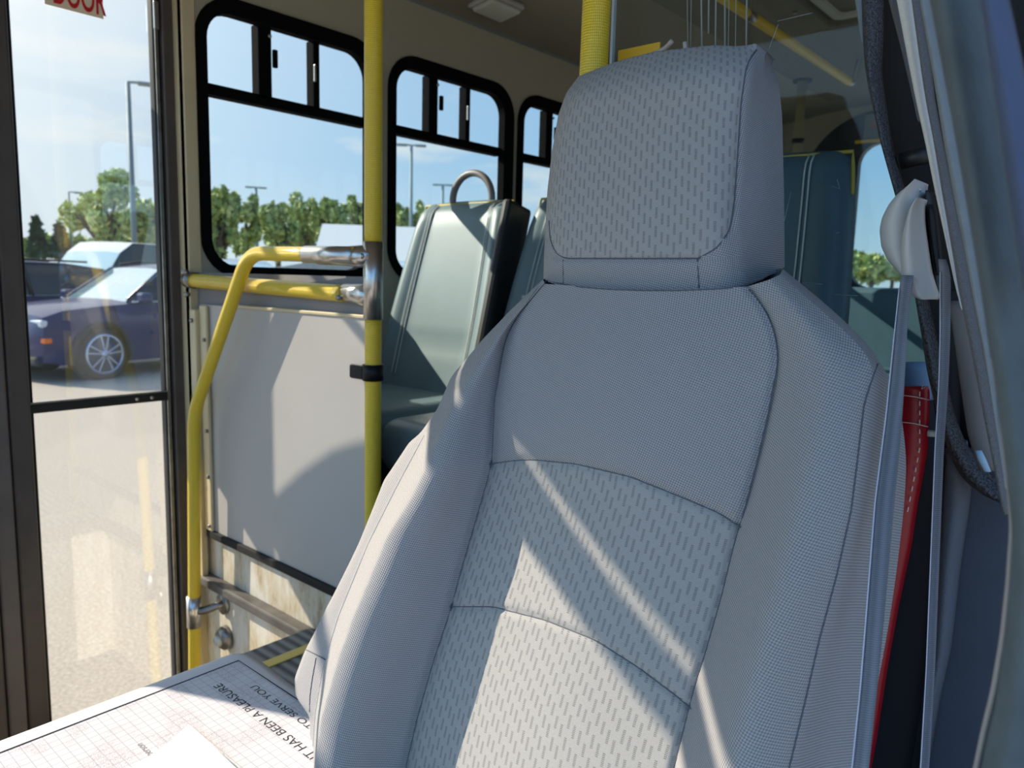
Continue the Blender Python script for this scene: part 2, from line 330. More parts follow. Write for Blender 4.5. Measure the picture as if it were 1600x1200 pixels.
# ============================================================ the ground and the bus body
gs = [];
struct(box('ground', -110, 60, -60, 120, -.3, 0, M['asphalt']))
WIN = [(1.035 + .66 * i, 1.665 + .66 * i) for i in range(5)]; WZ0, WZ1 = 1.685, 2.445
def cw(d): return lambda a, b, t: (CW - t, a, b)
holes = [rrect(a + .012, b - .012, WZ0 + .012, WZ1 - .012, .10) for a, b in WIN]
struct(plate('wall_curb', [(1.0, .40), (4.62, .40), (4.62, 2.625), (1.0, 2.625)], holes, lambda a, b, t: (CW - t, a, b), .018, M['wall']))
def window(n, a, b, side=CW, sg=-1, detail=True):
    w = struct(empty('window_%d' % n, (side, (a + b) / 2, WZ0)))
    fr = plate('frame', rrect(a, b, WZ0, WZ1, .12), [rrect(a + .03, b - .058, WZ0 + .035, WZ1 - .045, .075)], lambda p, q, t: (side - sg * .012 + sg * t, p, q), .032, M['wframe'], w)
    y0, y1 = a + .03, b - .058; wd = y1 - y0
    bm = bmesh.new(); xs = sorted((side + sg * .005, side + sg * .045))
    addbox(bm, *xs, y0 - .01, y1 + .01, 2.182, 2.212, .003); bmo('transom_bar', bm, M['wframe'], w)
    m1, m2 = y0 + .30 * wd, y0 + .64 * wd
    box('mullion', *xs, m1, m1 + .042, 2.2, WZ1 - .04, M['wframe'], w, .003)
    box('mullion', *xs, m2, m2 + .022, 2.2, WZ1 - .04, M['wframe'], w, .003)
    g = side + sg * .016
    box('pane', g - .001, g + .001, y0 - .005, y1 + .005, WZ0 + .03, 2.19, M['glass'], w)
    box('pane', g - .001, g + .001, y0 - .005, y1 + .005, 2.205, WZ1 - .04, M['glass'], w)
    if detail:
        xi = side - sg * .004
        bm = bmesh.new(); addbox(bm, min(xi, xi - sg * .012), max(xi, xi - sg * .012), m1 + .036, m1 + .05, 2.29, 2.34, .003); bmo('latch', bm, M['wframe'], w)
        bm = bmesh.new(); addbox(bm, min(xi, xi - sg * .008), max(xi, xi - sg * .008), m2 - .008, m2 - .001, 2.28, 2.33, .002); bmo('latch_lever', bm, M['dchrome'], w)
        for zc in (2.375,): tube('screw', [(xi, m1 + .03, zc), (xi - sg * .004, m1 + .03, zc)], .005, M['chrome'], w, 10)
    return w
for i, (a, b) in enumerate(WIN): window(i + 1, a, b)
# upper wall, ceiling, roof shell
prof = [(-2.04, 2.625), (-1.90, 2.665), (-1.6, 2.705), (-1.2, 2.735), (-.7, 2.75), (-.2, 2.73), (.06, 2.69), (.25, 2.625)]
def extrude(name, pr, y0, y1, t, m, parent=None, smooth=False):
    n = len(pr); V = [(x, y0, z) for x, z in pr] + [(x, y1, z) for x, z in pr] + [(x, y0, z + t) for x, z in pr] + [(x, y1, z + t) for x, z in pr]; Fc = []
    for i in range(n - 1):
        Fc += [(i, i + 1, n + i + 1, n + i), (2 * n + i, 3 * n + i, 3 * n + i + 1, 2 * n + i + 1), (i, 2 * n + i, 2 * n + i + 1, i + 1), (n + i, n + i + 1, 3 * n + i + 1, 3 * n + i)]
    Fc += [(0, n, 3 * n, 2 * n), (n - 1, 3 * n - 1, 4 * n - 1, 2 * n - 1)]
    bm = bmesh.new(); vs = [bm.verts.new(v) for v in V]
    for f in Fc: bm.faces.new([vs[i] for i in f])
    return bmo(name, bm, m, parent, smooth)
struct(extrude('ceiling', prof, .30, 4.62, .04, M['ceil']))
struct(extrude('trim_1', [(-2.043, 2.615), (-2.03, 2.63), (-2.0, 2.637)], 1.0, 4.6, .006, M['greyp']))       # cove strip
struct(box('trim_2', -1.52, -.75, 1.2, 4.3, 2.700, 2.712, M['dceil'], bev=.004))                             # flat duct cover
# rear wall with the emergency window, and the driver-side wall
struct(plate('wall_rear', [(-2.06, .4), (.26, .4), (.26, 2.80), (-2.06, 2.80)], [rrect(-1.43, -.35, 1.70, 2.515, .12)], lambda a, b, t: (a, 4.6 + t, b), .05, M['wall']))
w = struct(empty('window_6', (-.9, 4.6, 1.6)))
plate('frame', rrect(-1.74, -.06, 1.60, 2.685, .42, 14), [rrect(-1.42, -.37, 1.715, 2.505, .11)], lambda a, b, t: (a, 4.57 + t, b), .05, M['black'], w)
box('pane', -1.44, -.34, 4.625, 4.627, 1.69, 2.52, M['glass'], w)
dec = box('notice_strip', -1.40, -1.0, 4.556, 4.566, 2.53, 2.66, mat('notice_grey', lin(120, 116, 112), .5), w)
box('notice_mark', -1.37, -1.29, 4.552, 4.556, 2.585, 2.62, mat('notice_pink', lin(160, 100, 110), .5), w)
DW = .25
holes = [rrect(a + .012, b - .012, WZ0 + .012, WZ1 - .012, .10) for a, b in WIN[1:]]
struct(plate('wall_driver', [(1.1, .40), (4.62, .40), (4.62, 2.625), (1.1, 2.625)], holes, lambda a, b, t: (DW + t, a, b), .05, M['wall']))
for i, (a, b) in enumerate(WIN[1:]): window(7 + i, a, b, DW, 1, False)
# floor: everything right of the step well
struct(box('floor', -1.50, .25, .1, 4.62, .78, .847, M['floor']))
struct(box('trim_3', -1.497, -1.02, .55, 1.005, .847, .853, M['mat_'], bev=.002))
struct(box('trim_4', -1.425, -1.395, .6, 1.0, .853, .857, M['ystrip'], bev=.0015))
struct(box('floor_rear', -2.04, -1.5, 1.03, 4.62, .78, .847, M['floor']))
# step well riser below the barrier
struct(box('wall_step', -2.06, -1.50, 1.02, 1.05, .35, .985, M['dirty']))
struct(box('wall_step_upper', -1.50, -1.16, 1.02, 1.05, .84, .985, M['dirty']))
struct(box('wall_step_side', -1.52, -1.50, .1, 1.02, .35, .80, M['dirty']))
struct(box('step_tread', -2.12, -1.5, .25, 1.02, .33, .36, M['nosing']))
struct(box('trim_5', -2.04, -1.44, .985, 1.022, .822, .848, M['nosing'], bev=.005))
# door opening: header, jambs
struct(box('trim_6', -2.16, -2.04, .125, 1.0, 2.56, 2.72, M['wall'], bev=.004))
struct(box('trim_7', -2.14, -2.085, .972, 1.026, .36, 2.56, M['brown'], bev=.004))                            # dark jamb
struct(box('trim_8', -2.09, -2.035, 1.00, 1.037, .36, 2.625, M['beige'], bev=.003))                          # beige post
# entry door: two leaves with dark frames
d1 = struct(empty('door_1', (-2.12, .6, .40)))
def leaf(y0, y1, nm):
    fm = bmesh.new(); x0, x1 = -2.135, -2.105
    addbox(fm, x0, x1, y0, y0 + .028, .40, 2.56, .004); addbox(fm, x0, x1, y1 - .02, y1, .40, 2.56, .004)
    addbox(fm, x0, x1, y0, y1, .40, .46, .004); addbox(fm, x0, x1, y0, y1, 2.425, 2.56, .004)
    fr = bmo('leaf_frame', fm, M['blackm'], d1)
    mb = box('cross_bar', x0 + .002, x1 + .004, y0, y1, 1.342, 1.366, M['black'], d1, .003)
    tube('rivet', [(x1, y1 - .06, 1.354), (x1 + .008, y1 - .06, 1.354)], .005, M['chrome'], mb, 12)
    tube('rivet', [(x1, y1 - .10, 1.354), (x1 + .008, y1 - .10, 1.354)], .005, M['chrome'], mb, 12)
    box('edge_trim', x1, x1 + .004, y0 + .02, y1 - .01, 1.366, 1.370, M['dchrome'], mb)
    box('pane', -2.1205, -2.1195, y0 + .02, y1 - .01, 1.36, 2.43, M['doorglass'], d1)
    box('pane', -2.1205, -2.1195, y0 + .02, y1 - .01, .45, 1.35, M['doorglass'], d1)
leaf(.60, .975, 'rear'); leaf(.10, .475, 'front')
box('edge_strip', -2.104, -2.098, .958, .966, .46, 2.43, M['dchrome'], d1)
bm = bmesh.new(); addbox(bm, -2.10, -2.092, .955, .968, 2.33, 2.40, .002); bmo('hinge_clip', bm, M['chrome'], d1)
box('meeting_post', -2.15, -2.07, .565, .612, .40, 2.56, M['brown'], d1, .006)
box('meeting_post', -2.14, -2.06, .520, .560, .40, 2.56, mat('bronze_post', lin(104, 97, 93), .55, noise=.15, nscale=10), d1, .005)
box('meeting_post', -2.15, -2.05, .470, .515, .40, 2.56, M['brown'], d1, .006)
dc = box('door_decal', -2.118, -2.1165, .705, .838, 2.327, 2.43, M['decal'], d1)
text('decal_text', 'DOOR', (-2.1155, .722, 2.336), (0, 1, 0), (0, 0, 1), .092, M['redink'], dc, sx=.44, bold=.0012)
# the cab ahead: roof, header over the curb-side glass, corner posts, nose
struct(box('ceiling_cab', -2.14, .02, -1.15, .32, 2.70, 2.75, M['ceil']))
struct(plate('trim_24', [(-1.12, 2.72), (-1.12, 2.62), (-.27, 2.591), (-.191, 2.586), (-.042, 2.570), (.015, 2.554), (.12, 2.56), (.12, 2.72)], [], lambda a, b, t: (-2.07 - t, a, b), .02, M['greyp']))  # unseen header, lower edge shaped to cast the seat's sun stripe
struct(plate('trim_25', [(-1.12, 2.60), (-1.12, 2.55), (-.209, 2.513), (-.119, 2.502), (-.048, 2.484), (.12, 2.44), (.12, 2.535), (.01, 2.537), (-.036, 2.552), (-.15, 2.557), (-.194, 2.562)], [], lambda a, b, t: (-2.07 - t, a, b), .02, M['greyp']))  # unseen bar added below it, shaped for the dark band on the seat
struct(box('trim_28', -2.12, -2.08, -.040, .10, .5, 2.03, M['greyp'], bev=.01)); struct(box('trim_26', -2.14, -2.06, -1.15, -1.07, .5, 2.72, M['greyp'], bev=.01)); struct(box('trim_27', -.02, .05, -1.15, -1.07, .5, 2.72, M['greyp'], bev=.01))  # first post: unseen, added to shade the printed sheet
struct(box('wall_front', -2.14, .05, -1.16, -1.10, .5, 1.15, M['greyp'])); struct(box('wall_curb_front', -2.14, -2.08, -1.1, .10, .5, 1.15, M['greyp']))
ww = struct(empty('window_11', (-1.05, -1.12, 1.15))); box('pane', -2.08, .0, -1.122, -1.118, 1.15, 2.70, M['glass'], ww)
# ============================================================ barrier, rails and poles
BY = 1.013
bar = empty('modesty_barrier', (-1.66, BY, .977), 'grey laminate modesty panel behind the step well with beige metal edging', 'partition panel')
box('panel', -2.0, -1.262, BY - .002, BY + .008, .972, 1.615, M['panel'], bar, .002)
box('top_trim', -1.84, -1.262, BY - .006, BY + .012, 1.612, 1.620, M['beige'], bar, .002)
box('bottom_trim', -1.99, -1.262, BY - .010, BY + .012, .962, .985, M['dark'], bar, .004)
e1 = box('edge_angle', -2.026, -1.992, BY - .022, BY - .004, .84, 1.60, M['beige'], bar, .003)
e2 = box('edge_angle', -1.990, -1.952, BY - .012, BY - .003, .985, 1.612, M['beige'], bar, .003)
for zc in (1.00, 1.14, 1.27, 1.40, 1.52): tube('rivet', [(-1.962, BY - .012, zc), (-1.962, BY - .017, zc)], .005, M['dchrome'], e2, 10)
for zc in (1.13, 1.36, 1.57): tube('rivet', [(-2.01, BY - .022, zc), (-2.01, BY - .028, zc)], .006, M['dchrome'], e1, 10)
box('cover_strip', -2.035, -1.262, BY + .009, BY + .02, 1.60, 1.70, M['greywall'], bar)

gp = empty('grab_pole', (-1.263, BY, .977), 'upright yellow grab pole at the end of the grey barrier with steel tee fittings', 'pole')
PX = -1.263
tube('upper_grip', subdiv([(PX, BY, 1.765), (PX, BY, 2.755)], .03), .0185, M['yellow'], gp, 28)
tube('lower_grip', subdiv([(PX, BY, .85), (PX, BY, 1.615)], .03), .0175, M['yellow'], gp, 28)
tube('fitting', [(PX, BY, 1.612), (PX, BY, 1.772)], .0205, M['chrome'], gp, 28)
tube('fitting_elbow', [(-1.355, BY, 1.665), (-1.315, BY, 1.664), (-1.29, BY, 1.662), (PX, BY, 1.66)], [.0200, .0215, .024, .020], M['chrome'], gp, 24)
tube('fitting_elbow', [(-1.40, .975, 1.742), (-1.33, .985, 1.742), (-1.29, 1.0, 1.742), (PX, BY, 1.742)], [.0185, .0195, .023, .021], M['chrome'], gp, 24)
for (x, z) in ((-1.268, 1.742), (-1.31, 1.745), (-1.33, 1.655)):
    tube('set_screw', [(x, BY - .020 if x > -1.3 else BY - .032, z), (x, BY - .027 if x > -1.3 else BY - .042, z)], .006, M['dchrome'], gp, 12)
cl = tube('clamp', [(PX, BY, 1.483), (PX, BY, 1.517)], .0225, M['blackm'], gp, 28)
box('clamp_tab', -1.318, -1.27, BY - .022, BY - .012, 1.484, 1.515, M['blackm'], gp, .005)

rl = empty('grab_rail', (-1.66, BY, 1.66), 'straight yellow horizontal rail across the top of the grey barrier', 'handrail')
tube('grip', subdiv([(-2.02, BY - .012, 1.678), (-1.352, BY - .004, 1.663)], .03), .0185, M['yellow'], rl, 28)
tube('wall_flange', [(-2.045, BY - .012, 1.679), (-2.012, BY - .012, 1.678)], .022, M['dchrome'], rl, 20)
tube('flange_screw', [(-2.015, BY - .028, 1.70), (-2.03, BY - .034, 1.70)], .007, M['dchrome'], rl, 10)
tube('flange_screw', [(-2.02, BY - .024, 1.64), (-2.03, BY - .030, 1.64)], .007, M['dchrome'], rl, 10)

HY = .958
hr = empty('entry_handrail', (-2.0, HY, .36), 'bent yellow entry handrail sloping down beside the door', 'handrail')
hp = fillet([(-1.43, .972, 1.745), (-1.655, HY, 1.748), (-1.95, HY, 1.325), (-2.003, HY, .36)], .055, 10)
hp = [tuple(p) for p in hp]
tube('grip', subdiv(hp, .02), .0165, M['yellow'], hr, 28)
tube('steel_sleeve', [(-1.29, .985, 1.743), (-1.44, .971, 1.745)], .0188, M['chrome'], hr, 28)
z0 = .757
tube('collar', [(-1.9815, HY, z0 + .045), (-1.9845, HY, z0 - .045)], .0198, M['chrome'], hr, 28)
tube('stand_off', fillet([(-1.982, HY, z0), (-1.955, .975, z0 + .005), (-1.93, 1.005, z0 + .02), (-1.93, 1.02, z0 + .02)], .02), .011, M['dchrome'], hr, 16)
tube('base_flange', [(-1.93, 1.012, z0 + .02), (-1.93, 1.021, z0 + .02)], .03, M['dchrome'], hr, 24)

kb = empty('step_light', (-1.86, 1.02, .69), 'small round chrome bulkhead light on the dirty white step well wall', 'light')
c = onY(353, 996, 1.015)
tube('housing', [(c[0], 1.02, c[2]), (c[0], 1.005, c[2]), (c[0] , .995, c[2])], [.034, .033, .024], M['dchrome'], kb, 28)
tube('lens', [(c[0] - .003, .997, c[2] - .003), (c[0] - .003, .985, c[2] - .003)], [.020, .012], M['lens'], kb, 20)

# pole beside the driver's partition
p2 = empty('partition_pole', (-.66, .95, .85), 'thick yellow textured pole beside the driver seat headrest', 'pole')
c = onY(932, 0, .95)
tube('grip', subdiv([(c[0] - .010, .95, .9), (c[0] + .006, .95, 2.73)], .03), .0205, M['yellow'], p2, 32)
tube('ceiling_flange', [(c[0] + .006, .95, 2.715), (c[0] + .006, .95, 2.745)], .035, M['dchrome'], p2, 24)
# acrylic partition behind the driver
ac = empty('driver_partition', (-.4, 1.0, 1.1), 'clear acrylic sheet behind the driver seat with scratches and adhesive drips', 'partition')
box('sheet', -.680, -.09, 1.0, 1.005, 1.2, 2.60, M['plexi'], ac)
box('edge', -.684, -.680, .999, 1.006, 1.2, 2.60, mat('acrylic_edge', lin(190, 200, 205), .2), ac)
k = 0
for x0, x1, y1 in ((1073, 1075, 72), (1083, 1079, 72), (1097, 1097, 66), (1124, 1118, 62), (1136, 1133, 70), (1144, 1138, 70), (1153, 1149, 70), (1171, 1166, 72), (1110, 1107, 40)):
    a = onY(x0, -160, .997); b = onY(x1, y1 + 12, .997); mid = (a + b) / 2 + np.array([random.uniform(-.002, .002), 0, 0])
    tube('adhesive_drip', [a, mid, b], random.choice([.0006, .0009, .0012]), mat('adhesive', lin(140, 146, 140), .4), ac, 6)
sm = mat('scratch', lin(150, 165, 170), .4)
for P in ([(1254, 442), (1285, 444)], [(1300, 291), (1312, 295), (1308, 280)], [(1306, 365), (1311, 363)], [(1200, 205 + 250), (1236, 300)], [(1215, 33), (1270, 20)], [(1202, 75), (1216, 38)], [(1300, 460), (1340, 462)]):
    tube('scratch', [onY(x, y, .998) for x, y in P], .0004, sm, ac, 5)
box('warning_card', *sorted((onY(966, 80, .99)[0], onY(1030, 80, .99)[0])), .99, .993, onY(966, 110, .99)[2], onY(966, 79, .99)[2], mat('amber_card', lin(225, 175, 40), .6), ac)
hk = fillet([onY(1022, 84, .985), onY(1040, 76, .98), onY(1050, 64, .975)], .01)
tube('hanging_hook', hk, .0035, mat('pinkish_plastic', lin(190, 175, 165), .4), ac, 10)
tube('hanging_hook', [onY(1070, 66, .985), onY(1071, 78, .985)], .003, mat('pinkish_plastic', lin(190, 175, 165), .4), ac, 10)

# overhead rail, ceiling light, roof hatch, far stanchion
ov = empty('overhead_rail', (-1.18, 2.6, 2.6), 'long yellow overhead rail running along the cabin ceiling', 'handrail')
a, b = onZ(1100, -28, 2.6), onZ(1322, 128, 2.6); xm = (a[0] + b[0]) / 2
tube('grip', subdiv([(xm, a[1] - .6, 2.6), (xm, b[1], 2.6)], .03), .017, M['ysmooth'], ov, 20)
yj = onZ(1172, 20, 2.6)[1]; tube('joint', [(xm, yj, 2.6), (xm, yj + .05, 2.6)], .0178, M['dchrome'], ov, 20)
tube('end_bracket', fillet([(xm, b[1] + .01, 2.6), (xm, b[1] + .05, 2.6), (xm + .03, b[1] + .05, 2.74)], .02), .012, M['chrome'], ov, 14)
cl_ = empty('ceiling_lamp', (-1.83, 2.0, 2.65), 'small rectangular frosted ceiling lamp above the first side window', 'lamp')
Mr = Matrix.Translation((-1.90, 2.075, 2.662)) @ Matrix.Rotation(R_(-8), 4, 'Y')
box('housing', -.07, .05, -.085, .085, -.016, .004, M['cover'], cl_, .006, Mr); box('lens', -.06, .04, -.075, .075, -.03, -.014, M['lens'], cl_, .008, Mr)
ht = empty('roof_hatch', (-1.0, 2.9, 2.73), 'square escape hatch with moulded rim in the cabin ceiling', 'hatch')
plate('rim', rrect(-1.17, -.55, 2.45, 3.12, .05), [rrect(-1.09, -.63, 2.53, 3.04, .03)], lambda a, b, t: (a, b, 2.735 - t), .06, M['dceil'], ht)
plate('inner_rim', rrect(-1.06, -.66, 2.56, 3.01, .03), [rrect(-1.03, -.69, 2.59, 2.98, .02)], lambda a, b, t: (a, b, 2.735 - t), .05, M['cream'], ht)
for (x, y) in ((-1.13, 2.52), (-1.13, 2.8), (-1.13, 3.05), (-.86, 3.08)): tube('screw', [(x, y, 2.676), (x, y, 2.67)], .008, M['dchrome'], ht, 8)
box('release_handle', -.92, -.78, 2.75, 2.78, 2.69, 2.71, M['dchrome'], ht, .004)
fs = empty('rear_stanchion', (-1.42, 3.8, .85), 'pale slim stanchion standing towards the rear of the cabin', 'pole')
c = onY(1252, 150, 3.8); tube('post', [(c[0], 3.8, .85), (c[0], 3.8, 2.715)], .021, mat('pale_post', lin(182, 176, 140), .5), fs, 16)
tube('collar', [(c[0], 3.8, onY(1250, 224, 3.8)[2]), (c[0], 3.8, onY(1250, 217, 3.8)[2])], .03, M['black'], fs, 16); tube('ceiling_flange', [(c[0], 3.8, 2.69), (c[0], 3.8, 2.715)], .045, M['dark'], fs, 16)

# ============================================================ passenger seats
def pseat(x0, x1, y0=1.73, label='', handle=True, zt=1.955, m1='teal', bracket=True, sides=True):
    s = empty('passenger_seat', ((x0 + x1) / 2, y0, .847), label, 'seat', 'paired passenger seats facing forward')
    W_ = x1 - x0; xc = (x0 + x1) / 2
    def by(z): return y0 - .10 + (z - 1.35) * .26                      # back leans
    # backrest: rounded slab narrowing to the top
    rows = np.linspace(0, 1, 22); cols = np.linspace(-1, 1, 25); V = []; UV = []
    for face in (0, 1):
        for t in rows:
            z = 1.34 + (zt - 1.34) * t; hw = W_ / 2 * (1 - .17 * max(0, t - .35) ** 1.4 / .65 ** 1.4)
            edge = (1 - t) < .06
            for c in cols:
                wing = .030 * np.clip((abs(c) - .62) / .25, 0, 1) * (1 - .55 * t)
                rnd = -.028 * max(0, (abs(c) - .86) / .14) ** 2 - .03 * max(0, (t - .93) / .07) ** 2
                sg = -.0035 * math.exp(-((abs(c) - .64) / .03) ** 2) - .006 * math.exp(-((t - .27) / .02) ** 2) * (abs(c) < .62)
                y = by(z) - (wing + rnd + sg + .012) if face == 0 else by(z) + .055 + rnd * .6
                V.append((xc + c * hw, y, z + (-.012 * abs(c) ** 4 if t > .9 else 0))); UV.append((c, t))
    nr, nc = len(rows), len(cols); Fc = []; off = nr * nc
    for i in range(nr - 1):
        for j in range(nc - 1):
            a = i * nc + j; Fc.append((a, a + 1, a + nc + 1, a + nc)); Fc.append((off + a, off + a + nc, off + a + nc + 1, off + a + 1))
    for i in range(nr - 1):
        for j in (0, nc - 1):
            a = i * nc + j; Fc.append((a, a + nc, off + a + nc, off + a))
    for j in range(nc - 1):
        for i in (0, nr - 1):
            a = i * nc + j; Fc.append((a, a + 1, off + a + 1, off + a))
    bm = bmesh.new(); vs = [bm.verts.new(v) for v in V]
    for f in Fc: bm.faces.new([vs[i] for i in f])
    back = bmo('backrest', bm, M[m1], s, True)
    def on(c, t): # on the front face
        z = 1.34 + (zt - 1.34) * t; hw = W_ / 2 * (1 - .17 * max(0, t - .35) ** 1.4 / .65 ** 1.4)
        wing = .030 * np.clip((abs(c) - .62) / .25, 0, 1) * (1 - .55 * t); return (xc + c * hw, by(z) - wing - .0135 + .03 * max(0, (t - .93) / .07) ** 2, z)
    for sgn in (-1, 1):
        for dc in (.0, .05): tube('stitching', [on(sgn * (.64 + dc), t) for t in np.linspace(.12, .985, 30)], .0016, M['stitch'], back, 6)
    loop = [(xc + sg_ * W_ / 2 * (1 - .17 * max(0, t - .35) ** 1.4 / .65 ** 1.4) * 1.005, by(1.34 + (zt - 1.34) * t) + .018 - .004, 1.34 + (zt - 1.34) * t) for sg_, ts in ((-1, np.linspace(.02, .985, 24)), (1, np.linspace(.985, .02, 24))) for t in ts]
    tube('piping', loop if sides else loop[20:28], .0038, M['ypipe'], back, 8)
    # cushion
    bm = bmesh.new(); addbox(bm, x0 + .01, x1 - .01, y0 - .50, y0 - .07, 1.245, 1.375, .045, seg=6)
    for v in bm.verts:
        if v.co.z > 1.33: v.co.z -= .018 * max(0, 1 - ((v.co.x - xc) / (W_ * .3)) ** 2)
    cu = bmo('cushion', bm, M['teal'], s, True)
    tube('piping', fillet([(x0 + .012, y0 - .09, 1.30), (x0 + .012, y0 - .49, 1.30), (x1 - .012, y0 - .49, 1.30), (x1 - .012, y0 - .09, 1.30)], .045), .004, M['ypipe'], cu, 8)
    box('base_frame', x0 + .05, x1 - .05, y0 - .42, y0 - .1, 1.19, 1.25, M['black'], s, .01)
    box('pedestal', xc - .04, xc + .04, y0 - .32, y0 - .2, .847, 1.20, M['black'], s, .01)
    if handle:
        zc = zt - .02; tube('grab_handle', [(xc + .082 * math.cos(a_), by(zc) + .033, zc + .025 + .078 * math.sin(a_)) for a_ in np.linspace(math.pi * 1.12, -.12 * math.pi, 30)], .0105, mat('grey_handle', lin(120, 116, 114), .45), s, 14)
    if bracket: box('side_bracket', x1 - .004, x1 + .026, by(1.6) - .045, by(1.6) + .06, 1.42, zt - .02, M['black'], s, .012, Matrix.Translation((0, by(1.69), 1.69)) @ Matrix.Rotation(R_(-14), 4, 'X') @ Matrix.Translation((0, -by(1.69), -1.69)))
    return s
pseat(-1.855, -1.42, 1.61, zt=1.935, label='teal vinyl passenger seat next to the side window behind the barrier')
pseat(-1.39, -.93, 1.61, zt=1.935, label='aisle-side teal passenger seat of the pair, partly hidden by the driver seat', handle=False)
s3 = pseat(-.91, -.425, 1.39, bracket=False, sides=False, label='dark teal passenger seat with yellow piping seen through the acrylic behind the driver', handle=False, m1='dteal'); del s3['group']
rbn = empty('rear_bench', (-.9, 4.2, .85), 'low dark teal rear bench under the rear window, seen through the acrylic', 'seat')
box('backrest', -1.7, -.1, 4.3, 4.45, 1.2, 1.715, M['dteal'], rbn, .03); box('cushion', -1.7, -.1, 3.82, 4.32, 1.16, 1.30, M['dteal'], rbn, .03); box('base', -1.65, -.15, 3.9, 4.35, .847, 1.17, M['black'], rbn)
box('yellow_reveal', -1.44, -1.10, 4.545, 4.56, 2.508, 2.524, M['ysmooth'], w)

# unseen plates on arms, added and shaped to shade the barrier panel
mi = empty('shadow_caster', (-2.12, -1.1, 2.45), 'unseen grey shadow-casting plates on long arms at the front curb-side corner', 'shadow caster')
box('tall_blocker', -2.94, -2.88, .454, .645, 1.80, 2.66, M['greyp'], mi, .02)
q = [(.452, 1.99), (.389, 2.19), (.333, 2.35), (.284, 2.465), (.20, 2.60), (.10, 2.67), (-.05, 2.69), (-.20, 2.64), (-.30, 2.5), (-.30, 2.0), (-.2, 1.86), (0, 1.80), (.3, 1.80), (.43, 1.84), (.44, 1.92)]
plate('round_blocker', q, [], lambda a, b, t: (-2.93 + t, a, b), .03, M['greyp'], mi)
tube('arm', fillet([(-2.12, -1.12, 2.68), (-2.9, -.9, 2.68), (-2.91, .55, 2.68), (-2.91, .55, 2.62)], .1), .015, M['blackm'], mi, 12); tube('arm', fillet([(-2.12, -1.12, 2.1), (-2.9, -.9, 2.1), (-2.91, 0, 2.1)], .1), .015, M['blackm'], mi, 12)
# ============================================================ the driver's seat
VX, VY = -581.0, 402.0                        # cross-bus vanishing point: rows of the seat run along lines through it
RC = R_(17.5); SN = np.array([0, -math.cos(RC), math.sin(RC)]); SP = np.array([0, .76, 1.84])
def onS(x, y, h):
    d = ray(x, y); return EYE + d * (((SP + SN * h - EYE) @ SN) / (d @ SN))
def onS_arr(x, y, h):
    d = np.stack([x - 800, 600 - y, np.full_like(x, -F)], -1) @ RM.T
    t = ((SP - EYE) @ SN + h) / (d @ SN); return EYE + d * t[..., None]
def feat(pts, m):
    p = np.array(pts, float); k = (p[:, 1] - VY) / (p[:, 0] - VX); o = np.argsort(k); k = k[o]; x = p[o, 0]; h = p[o, 2]
    X = np.interp(m, k, x); H = np.interp(m, k, h)
    lo = m < k[0]; hi = m > k[-1]
    if lo.any(): X[lo] = x[0] + (m[lo] - k[0]) * (x[1] - x[0]) / (k[1] - k[0])
    if hi.any(): X[hi] = x[-1] + (m[hi] - k[-1]) * (x[-1] - x[-2]) / (k[-1] - k[-2])
    return X, H
def hh(pts, hs):                              # give a traced curve its depths: (y, h) knots
    ys, vs = zip(*hs); return [(x, y, float(np.interp(y, ys, vs))) for x, y in pts]
def pchip(xk, yk, x):
    """shape-preserving cubic; xk (rows, K), yk (rows, K), x (rows, n)"""
    h = np.diff(xk, axis=1); d = np.diff(yk, axis=1) / h; K = xk.shape[1]; m = np.zeros_like(yk)
    if K > 2:
        w1 = 2 * h[:, 1:] + h[:, :-1]; w2 = h[:, 1:] + 2 * h[:, :-1]
        ok = (d[:, 1:] * d[:, :-1]) > 0; dd = np.where(ok, (w1 + w2) / (w1 / np.where(d[:, :-1] == 0, 1e-9, d[:, :-1]) + w2 / np.where(d[:, 1:] == 0, 1e-9, d[:, 1:])), 0); m[:, 1:-1] = dd
    m[:, 0] = d[:, 0]; m[:, -1] = d[:, -1]
    out_ = np.zeros_like(x)
    for i in range(K - 1):
        s = (x >= xk[:, i:i + 1]) if i else np.ones_like(x, bool)
        t = (x - xk[:, i:i + 1]) / h[:, i:i + 1]
        v = (2 * t**3 - 3 * t**2 + 1) * yk[:, i:i+1] + (t**3 - 2 * t**2 + t) * h[:, i:i+1] * m[:, i:i+1] + (-2 * t**3 + 3 * t**2) * yk[:, i+1:i+2] + (t**3 - t**2) * h[:, i:i+1] * m[:, i+1:i+2]
        out_ = np.where(s, v, out_)
    return out_
def smooth(A, n):
    for _ in range(n):
        A[1:-1] = .25 * A[:-2] + .5 * A[1:-1] + .25 * A[2:]
    return A
